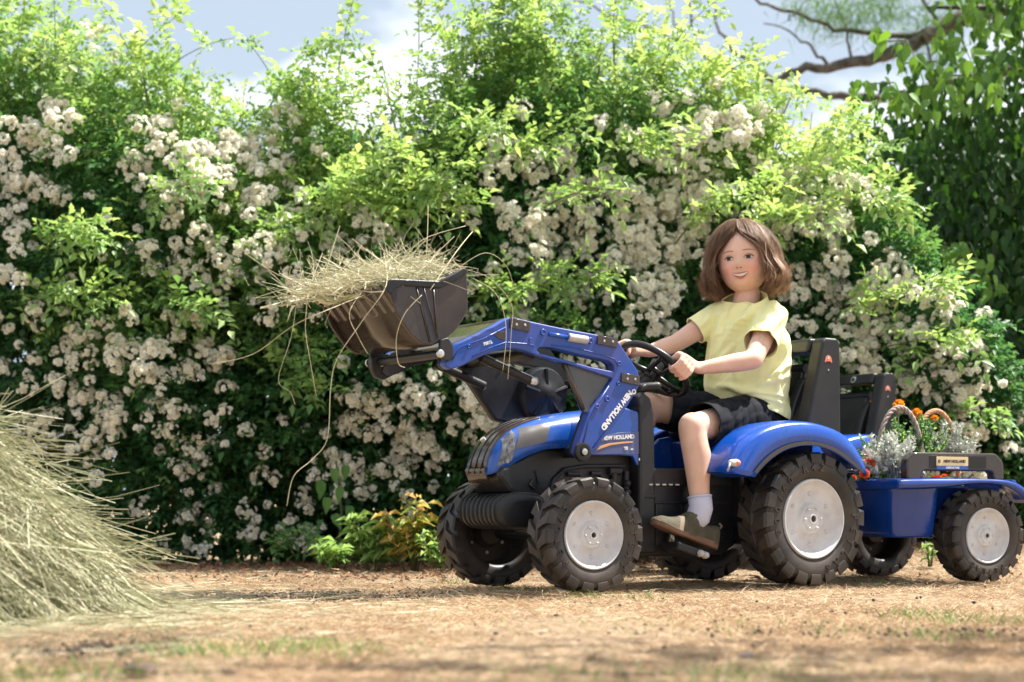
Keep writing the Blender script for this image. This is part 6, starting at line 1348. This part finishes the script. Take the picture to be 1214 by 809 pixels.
def hair():
    r = np.random.default_rng(5); mb = MB(); g = []
    for i in range(22):
        g.append([HL(hairpath((lambda q: q if q < 180 else q - 360)(4 + 352 * k / 60), i / 21 * .80, -.007)) for k in range(61)])
    mb.grid(g); cp = mb.build('hair', M_hairbase, CHILD, smooth=True); s_ = cp.modifiers.new('s', 'SOLIDIFY'); s_.thickness = .003
    V = []; F_ = []; TT = []; nl = 230; n = 16
    for l in range(nl):
        ph = r.uniform(-180, 180); lr = r.normal(0, .8); ln = r.uniform(.72, 1.22); o0 = r.uniform(-.006, .010); ph2 = r.normal(0, 13); w1, w2 = r.normal(0, .009, 2); lt = float(np.clip(r.normal(.48, .17), 0, 1)); t0 = r.uniform(0, .12); cv_ = r.uniform(.5, 1.6)
        for j in range(24):
            fly = 3.0 if r.random() < .05 else 1.0
            dp = r.normal(0, 6.5); do = r.normal(0, .0022); dl = r.normal(0, .05); tt = r.normal(0, .25); spl = r.normal(0, .0035 * fly, 3); gs = 1 - abs(r.normal(0, .05)) - (r.uniform(.08, .32) if r.random() < .07 else 0); st = r.uniform(0, .25) if r.random() < .2 else 0; pts = []
            for i in range(n + 1):
                t = t0 + st + (1 - t0 - st) * i / n; conv = 1 - .65 * sstep((t - .35) / .6); p = hairpath(math.copysign(min(max(abs(ph) + dp * conv + ph2 * t * t, 1.5), 181), ph), t, o0 + do + .004 * sstep((t - .2) / .4), lr * .4 + tt * .3, ln + dl, gs)
                wv = max(t - .35, 0) * .8; pts.append(HL((p[0] + w1 * math.sin(t * 11 * cv_ + ph) * wv * 3.4 + spl[0] * t, p[1] + w2 * math.cos(t * 10 * cv_ + ph) * wv * 3.4 + spl[1] * t, p[2] + spl[2] * t)))
            b = len(V); side = (pts[n // 2] - HC).normalized().cross((pts[-1] - pts[0]).normalized()).normalized()
            for i, p in enumerate(pts):
                w = .00085 * (1 - .7 * (i / n) ** 3); nn_ = (p - HC).normalized() * w * .5; V += [p - side * w, p + nn_, p + side * w]
            jt = r.normal(0, .12); TT += [float(np.clip(lt + jt + .22 * (k // 3 / n) ** 2, 0, 1)) for k in range(3 * (n + 1))]
            for i in range(n): q = b + 3 * i; F_ += [(q, q + 1, q + 4, q + 3), (q + 1, q + 2, q + 5, q + 4)]
    me = npmesh('hair_locks', np.array([v[:] for v in V]), np.array(F_), np.array(TT), smooth=True); link('hair_locks', me, M_hair, CHILD)['kind'] = 'stuff'
hair()
# t-shirt
sh = MB()
sh.cap(lerp(S_n, S_f, .14), lerp(S_n, S_f, .86), .046, .046); sh.cap(lerp(S_n, S_f, .5), NB - Vector((0, 0, .010)), .054, .045); sh.cap(lerp(S_n, S_f, .12), NB, .044, .043); sh.cap(lerp(S_n, S_f, .88), NB, .044, .043); c1, c2 = K(907, 412, .05), K(868, 412, -.045)
b1, b2 = K(903, 458, .045), K(868, 455, -.045)
for i_ in range(9):
    u_ = i_ / 8; sh.cap(lerp(c1, b1, u_), lerp(c2, b2, u_), .080 + .005 * u_, .079 + .008 * u_)
for i_ in range(1, 5):
    u_ = i_ / 5; sh.cap(lerp(lerp(S_n, S_f, .16), c1, u_), lerp(lerp(S_n, S_f, .84), c2, u_), .046 + .033 * u_, .046 + .032 * u_)
sh.cap(lerp(S_n, S_f, .25), c1, .05, .075); sh.cap(lerp(S_n, S_f, .75), c2, .05, .072); sh.cap(KL((-.015, .045, .515)), KL((.02, -.045, .515)), .089, .090); sh.cap(b1, KL((-.02, .04, .50)), .082, .088)
sh.cap(lerp(S_n, E_n, -.05), lerp(S_n, E_n, .80), .048, .054); sh.cap(lerp(S_f, E_f, -.05), lerp(S_f, E_f, .62), .045, .044)
me = remesh(sh, .0034, 12, .5)
xl = Vector((TR.h[0], TR.h[1], 0)); nl_ = Vector((TR.n[0], TR.n[1], 0))
def folds(V, N_):
    x = V @ np.array(xl[:]); y = V @ np.array(nl_[:]); z = V[:, 2]; w = 0
    for (ax_, az, ay, fr, ph, am) in ((.55, .85, .2, 52, .3, .0042), (.35, .95, -.2, 30, 1.2, .0045), (.75, .65, .3, 85, 2.2, .0018)):
        a = (x * ax_ + z * az + y * ay) * fr + ph + 1.2 * np.sin(x * 9 - z * 8 + y * 7 + ph); m = .5 + .5 * np.sin(x * 9 - z * 13 + ph * 3); w = w + am * m * (np.abs(np.sin(a)) ** .7 - .5)
    wp = V + np.array(KO[:]); px = CX + F * wp[:, 0] / wp[:, 1]; py = HY - F * (wp[:, 2] - CH) / wp[:, 1]; frontm = np.clip(-(N_[:, 1]) * 1.5 + .2, 0, 1)
    for (ax, ay, bx, by, sw, am) in ((905, 352, 842, 428, 3.5, .0075), (898, 372, 846, 402, 3, .005), (902, 392, 850, 440, 4, -.005), (926, 470, 853, 457, 2.6, .007), (928, 480, 872, 463, 2.4, .006), (922, 490, 882, 470, 2.4, .006), (905, 494, 862, 462, 2.5, -.005), (921, 440, 920, 476, 2.5, .005), (936, 430, 905, 452, 3, .006), (934, 445, 890, 462, 2.6, .005), (868, 412, 840, 448, 3, .006), (884, 418, 848, 456, 2.6, -.004), (915, 352, 924, 378, 3, .004), (930, 372, 908, 398, 2.6, .005), (920, 366, 896, 392, 2.4, -.004), (858, 372, 850, 400, 2.6, .005), (870, 362, 862, 400, 3, .004), (932, 400, 926, 430, 3, .005), (846, 372, 830, 388, 2.2, .004)):
        dx, dy = bx - ax, by - ay; t = np.clip(((px - ax) * dx + (py - ay) * dy) / (dx * dx + dy * dy), 0, 1); d2 = (px - ax - t * dx) ** 2 + (py - ay - t * dy) ** 2
        w = w + 2.6 * am * np.exp(-d2 / (2 * sw * sw)) * frontm * np.sin(np.pi * np.clip(.12 + .8 * t, 0, 1))
    return np.maximum(w, -.0030)
KFOLD = 1
displace(me, folds)
add_folds(M_shirt, 16, .9, .012); add_folds(M_short, 22, .5, .003)
sd_n = (E_n - S_n).normalized(); sd_f = (E_f - S_f).normalized(); hx0, hx1 = KL((.20, 0, .575)), KL((-.10, 0, .482)); hd = (hx1 - hx0).normalized(); hn_ = hd.cross(nl_); hn_ = hn_ if hn_.z < 0 else -hn_
cut(me, [(lerp(S_n, E_n, .60), sd_n, .060), (lerp(S_f, E_f, .50), sd_f, .056), (lerp(hx0, hx1, .5), hn_), (NB + Vector((0, 0, .002)), (HC - NB).normalized() + Vector((fw.x, fw.y, 0)) * .42)])
keep_big(me)
so = link('t_shirt', me, M_shirt, CHILD); me.polygons.foreach_set('use_smooth', [True] * len(me.polygons)); m = so.modifiers.new('s', 'SOLIDIFY'); m.thickness = .0022; m.offset = -1
def boundary_tube(me, co, rad, r, name, mt, parent, maxd=.02, nrm=None):
    """a hem: thick line along an open edge near a point"""
    b = bmesh.new(); b.from_mesh(me); vs = [v for v in b.verts if v.is_boundary and (v.co - co).length < rad and (nrm is None or abs((v.co - co).dot(nrm)) < maxd)]; ok = set(vs)
    if not vs: b.free(); return
    v = vs[0]; loop = [v]; prev = None
    for _ in range(4000):
        nx = [e_.other_vert(v) for e_ in v.link_edges if e_.is_boundary and e_.other_vert(v) is not prev]
        if not nx or nx[0] is loop[0]: break
        prev = v; v = nx[0]; loop.append(v)
    pts = [q.co.copy() for q in loop][::2]; b.free()
    for _ in range(4): pts = [(pts[i - 1] + pts[i] * 2 + pts[(i + 1) % len(pts)]) / 4 for i in range(len(pts))]
    q = MB(); q.tube(pts, r, 6, closed=True); q.build(name, mt, parent, smooth=True)
boundary_tube(me, NB, .08, .0028, 'collar', M_shirt, so); boundary_tube(me, lerp(S_n, E_n, .60), .06, .0014, 'sleeve_hem', M_shirt, so, .01, sd_n); boundary_tube(me, lerp(S_f, E_f, .50), .06, .0014, 'sleeve_hem', M_shirt, so, .01, sd_f)
# shorts
st = MB(); st.cap(KL((0, .045, .52)), KL((0, -.045, .52)), .082, .082)
st.cap(H_n, lerp(H_n, K_n, 1.05), .073, .064); st.cap(H_f, lerp(H_f, K_f, 1.05), .073, .060); st.cap(KL((-.03, 0, .50)), KL((.08, 0, .50)), .07, .06)
me = remesh(st, .0042, 7, .5)
def sfold(V, N_):
    x = V @ np.array(xl[:]); y = V @ np.array(nl_[:]); z = V[:, 2]; w = 0
    for (ax_, az, ay, fr, ph, am) in ((.9, .5, .3, 80, .3, .003), (.2, .9, .2, 110, 1.2, .002), (1, -.3, .0, 60, 2.0, .003)):
        a = (x * ax_ + z * az + y * ay) * fr + ph + 1.5 * np.sin(x * 27 + z * 15 + ph); w = w + am * (np.abs(np.sin(a)) ** .7 - .5)
    return w
displace(me, sfold)
dn, df = (K_n - H_n).normalized(), (K_f - H_f).normalized(); cn = lerp(H_n, K_n, .85); cf = lerp(H_f, K_f, .82)
cut(me, [(cn, dn + Vector((0, 0, .15)), .12), (cf, df, .11), (KL((0, 0, .585)), (0, 0, 1))])
keep_big(me)
ho = link('shorts', me, M_short, CHILD); me.polygons.foreach_set('use_smooth', [True] * len(me.polygons)); m = ho.modifiers.new('s', 'SOLIDIFY'); m.thickness = .003; m.offset = -1
boundary_tube(me, cn, .09, .0016, 'hem', M_short, ho, .03, dn); boundary_tube(me, cf, .09, .0016, 'hem', M_short, ho, .03, df)
# socks and shoes
def shoe(A_, K_, heel, toe, lat):
    fwd = (toe - heel); Ls = fwd.length; fwd.normalize(); upv = (A_ - heel); upv = (upv - fwd * upv.dot(fwd)).normalized(); sdv = fwd.cross(upv)
    def Q(s, w, h): return heel + fwd * s * Ls + sdv * w + upv * h
    q = MB(); pts = [lerp(K_, A_, .86), lerp(K_, A_, .93), A_, A_ - upv * .035, A_ - upv * .06]; q.tube(pts, [.0340, .0345, .035, .035, .02], 20); so_ = q.build('sock', M_sock, CHILD, smooth=True)
    q = MB(); q.tube([lerp(K_, A_, .855), lerp(K_, A_, .875)], [.0358, .0358], 20); q.build('cuff', M_sock, so_, smooth=True)
    S_ = empty('shoe', (0, 0, 0)); S_.parent = CHILD
    wd = [(0, .018), (.03, .026), (.12, .031), (.3, .030), (.5, .033), (.72, .040), (.86, .037), (.95, .027), (.995, .012), (1.0, .004)]
    def wid(s): return float(np.interp(s, [a for a, b in wd], [b for a, b in wd]))
    ss = [0, .01, .03, .07, .12, .2, .3, .4, .5, .6, .7, .8, .87, .93, .97, .99, 1.0]
    curve = lambda s: .020 * max(s - .70, 0) ** 1.5 * 2.5
    rows = []
    for s in ss:
        w = wid(s); c = curve(s); th = .020 - .006 * s; rows.append([Q(s, w * x_, c + h) for x_, h in ((-.92, 0), (-1.04, .004), (-1.04, th), (-.8, th + .001), (.8, th + .001), (1.04, th), (1.04, .004), (.92, 0))])
    q = MB(); q.grid(rows, closed=True); q.add(rows[0], [tuple(range(8))]); q.add(rows[-1], [tuple(range(7, -1, -1))]); q.build('sole', M_sole, S_, bevel=.002)
    hh = [(0, .058), (.05, .066), (.15, .060), (.28, .058), (.38, .080), (.45, .083), (.52, .072), (.62, .056), (.75, .044), (.88, .034), (.96, .022), (1.0, .008)]
    def hei(s): return float(np.interp(s, [a for a, b in hh], [b for a, b in hh]))
    rows = []
    for s in np.linspace(.005, .99, 34):
        w = wid(s) * .99; c = curve(s); base = .014; h = hei(s); r_ = []
        op = s < .42
        for k in range(17):
            a = math.pi * k / 16; ex = .62; x_ = math.copysign(abs(math.cos(a)) ** ex, math.cos(a)); y_ = abs(math.sin(a)) ** .75; tw = 1 - .32 * y_ * (1 if s > .3 else .9); r_.append(Q(s, w * x_ * tw, c + base + (h - base) * y_))
        rows.append(r_)
    q = MB(); q.grid(rows); q.add(rows[0], [tuple(range(17))]); q.build('upper', M_shoe, S_, smooth=True)
    def band(name, s0, s1, off, mt, k0=0, k1=16, slant=0):
        g = []
        for i in range(7):
            r_ = []
            for k in range(k0, k1 + 1):
                s = s0 + (s1 - s0) * i / 6 + slant * (k / 16 - .5); w = wid(s) * .99; c = curve(s); h = hei(s); a = math.pi * k / 16; x_ = math.copysign(abs(math.cos(a)) ** .62, math.cos(a)); y_ = abs(math.sin(a)) ** .75; tw = 1 - .32 * y_; e_ = off * (1 if 0 < i < 6 else .2)
                r_.append(Q(s, (w * tw + e_) * x_, c + .014 + (h - .014 + e_) * y_))
            g.append(r_)
        b_ = MB(); b_.grid(g); b_.build(name, mt, S_, smooth=True)
    band('strap', .40, .58, .0035, M_shoe); band('tan_stripe', .60, .67, .0018, M_shoe2, slant=.12); band('toe_cap', .84, .97, .0016, M_shoe); band('heel_counter', .01, .16, .0022, M_shoe, 0, 16); band('strap_tab', .36, .50, .0065, M_shoe, 5, 12)
    q = MB(); q.tube([Q(-.005, 0, .060), Q(-.03, 0, .072), Q(.02, 0, .076)], .004, 6); q.build('pull_tab', M_shoe2, S_, smooth=True)
A2 = A_n
heel = K(845, 651, .165); toe = K(773, 624, .190)
shoe(A_n, K_n, heel, toe, 1)
hf = KL((.325, -.175, .262)); tf = KL((.50, -.185, .285)); shoe(A_f, K_f, hf, tf, -1)
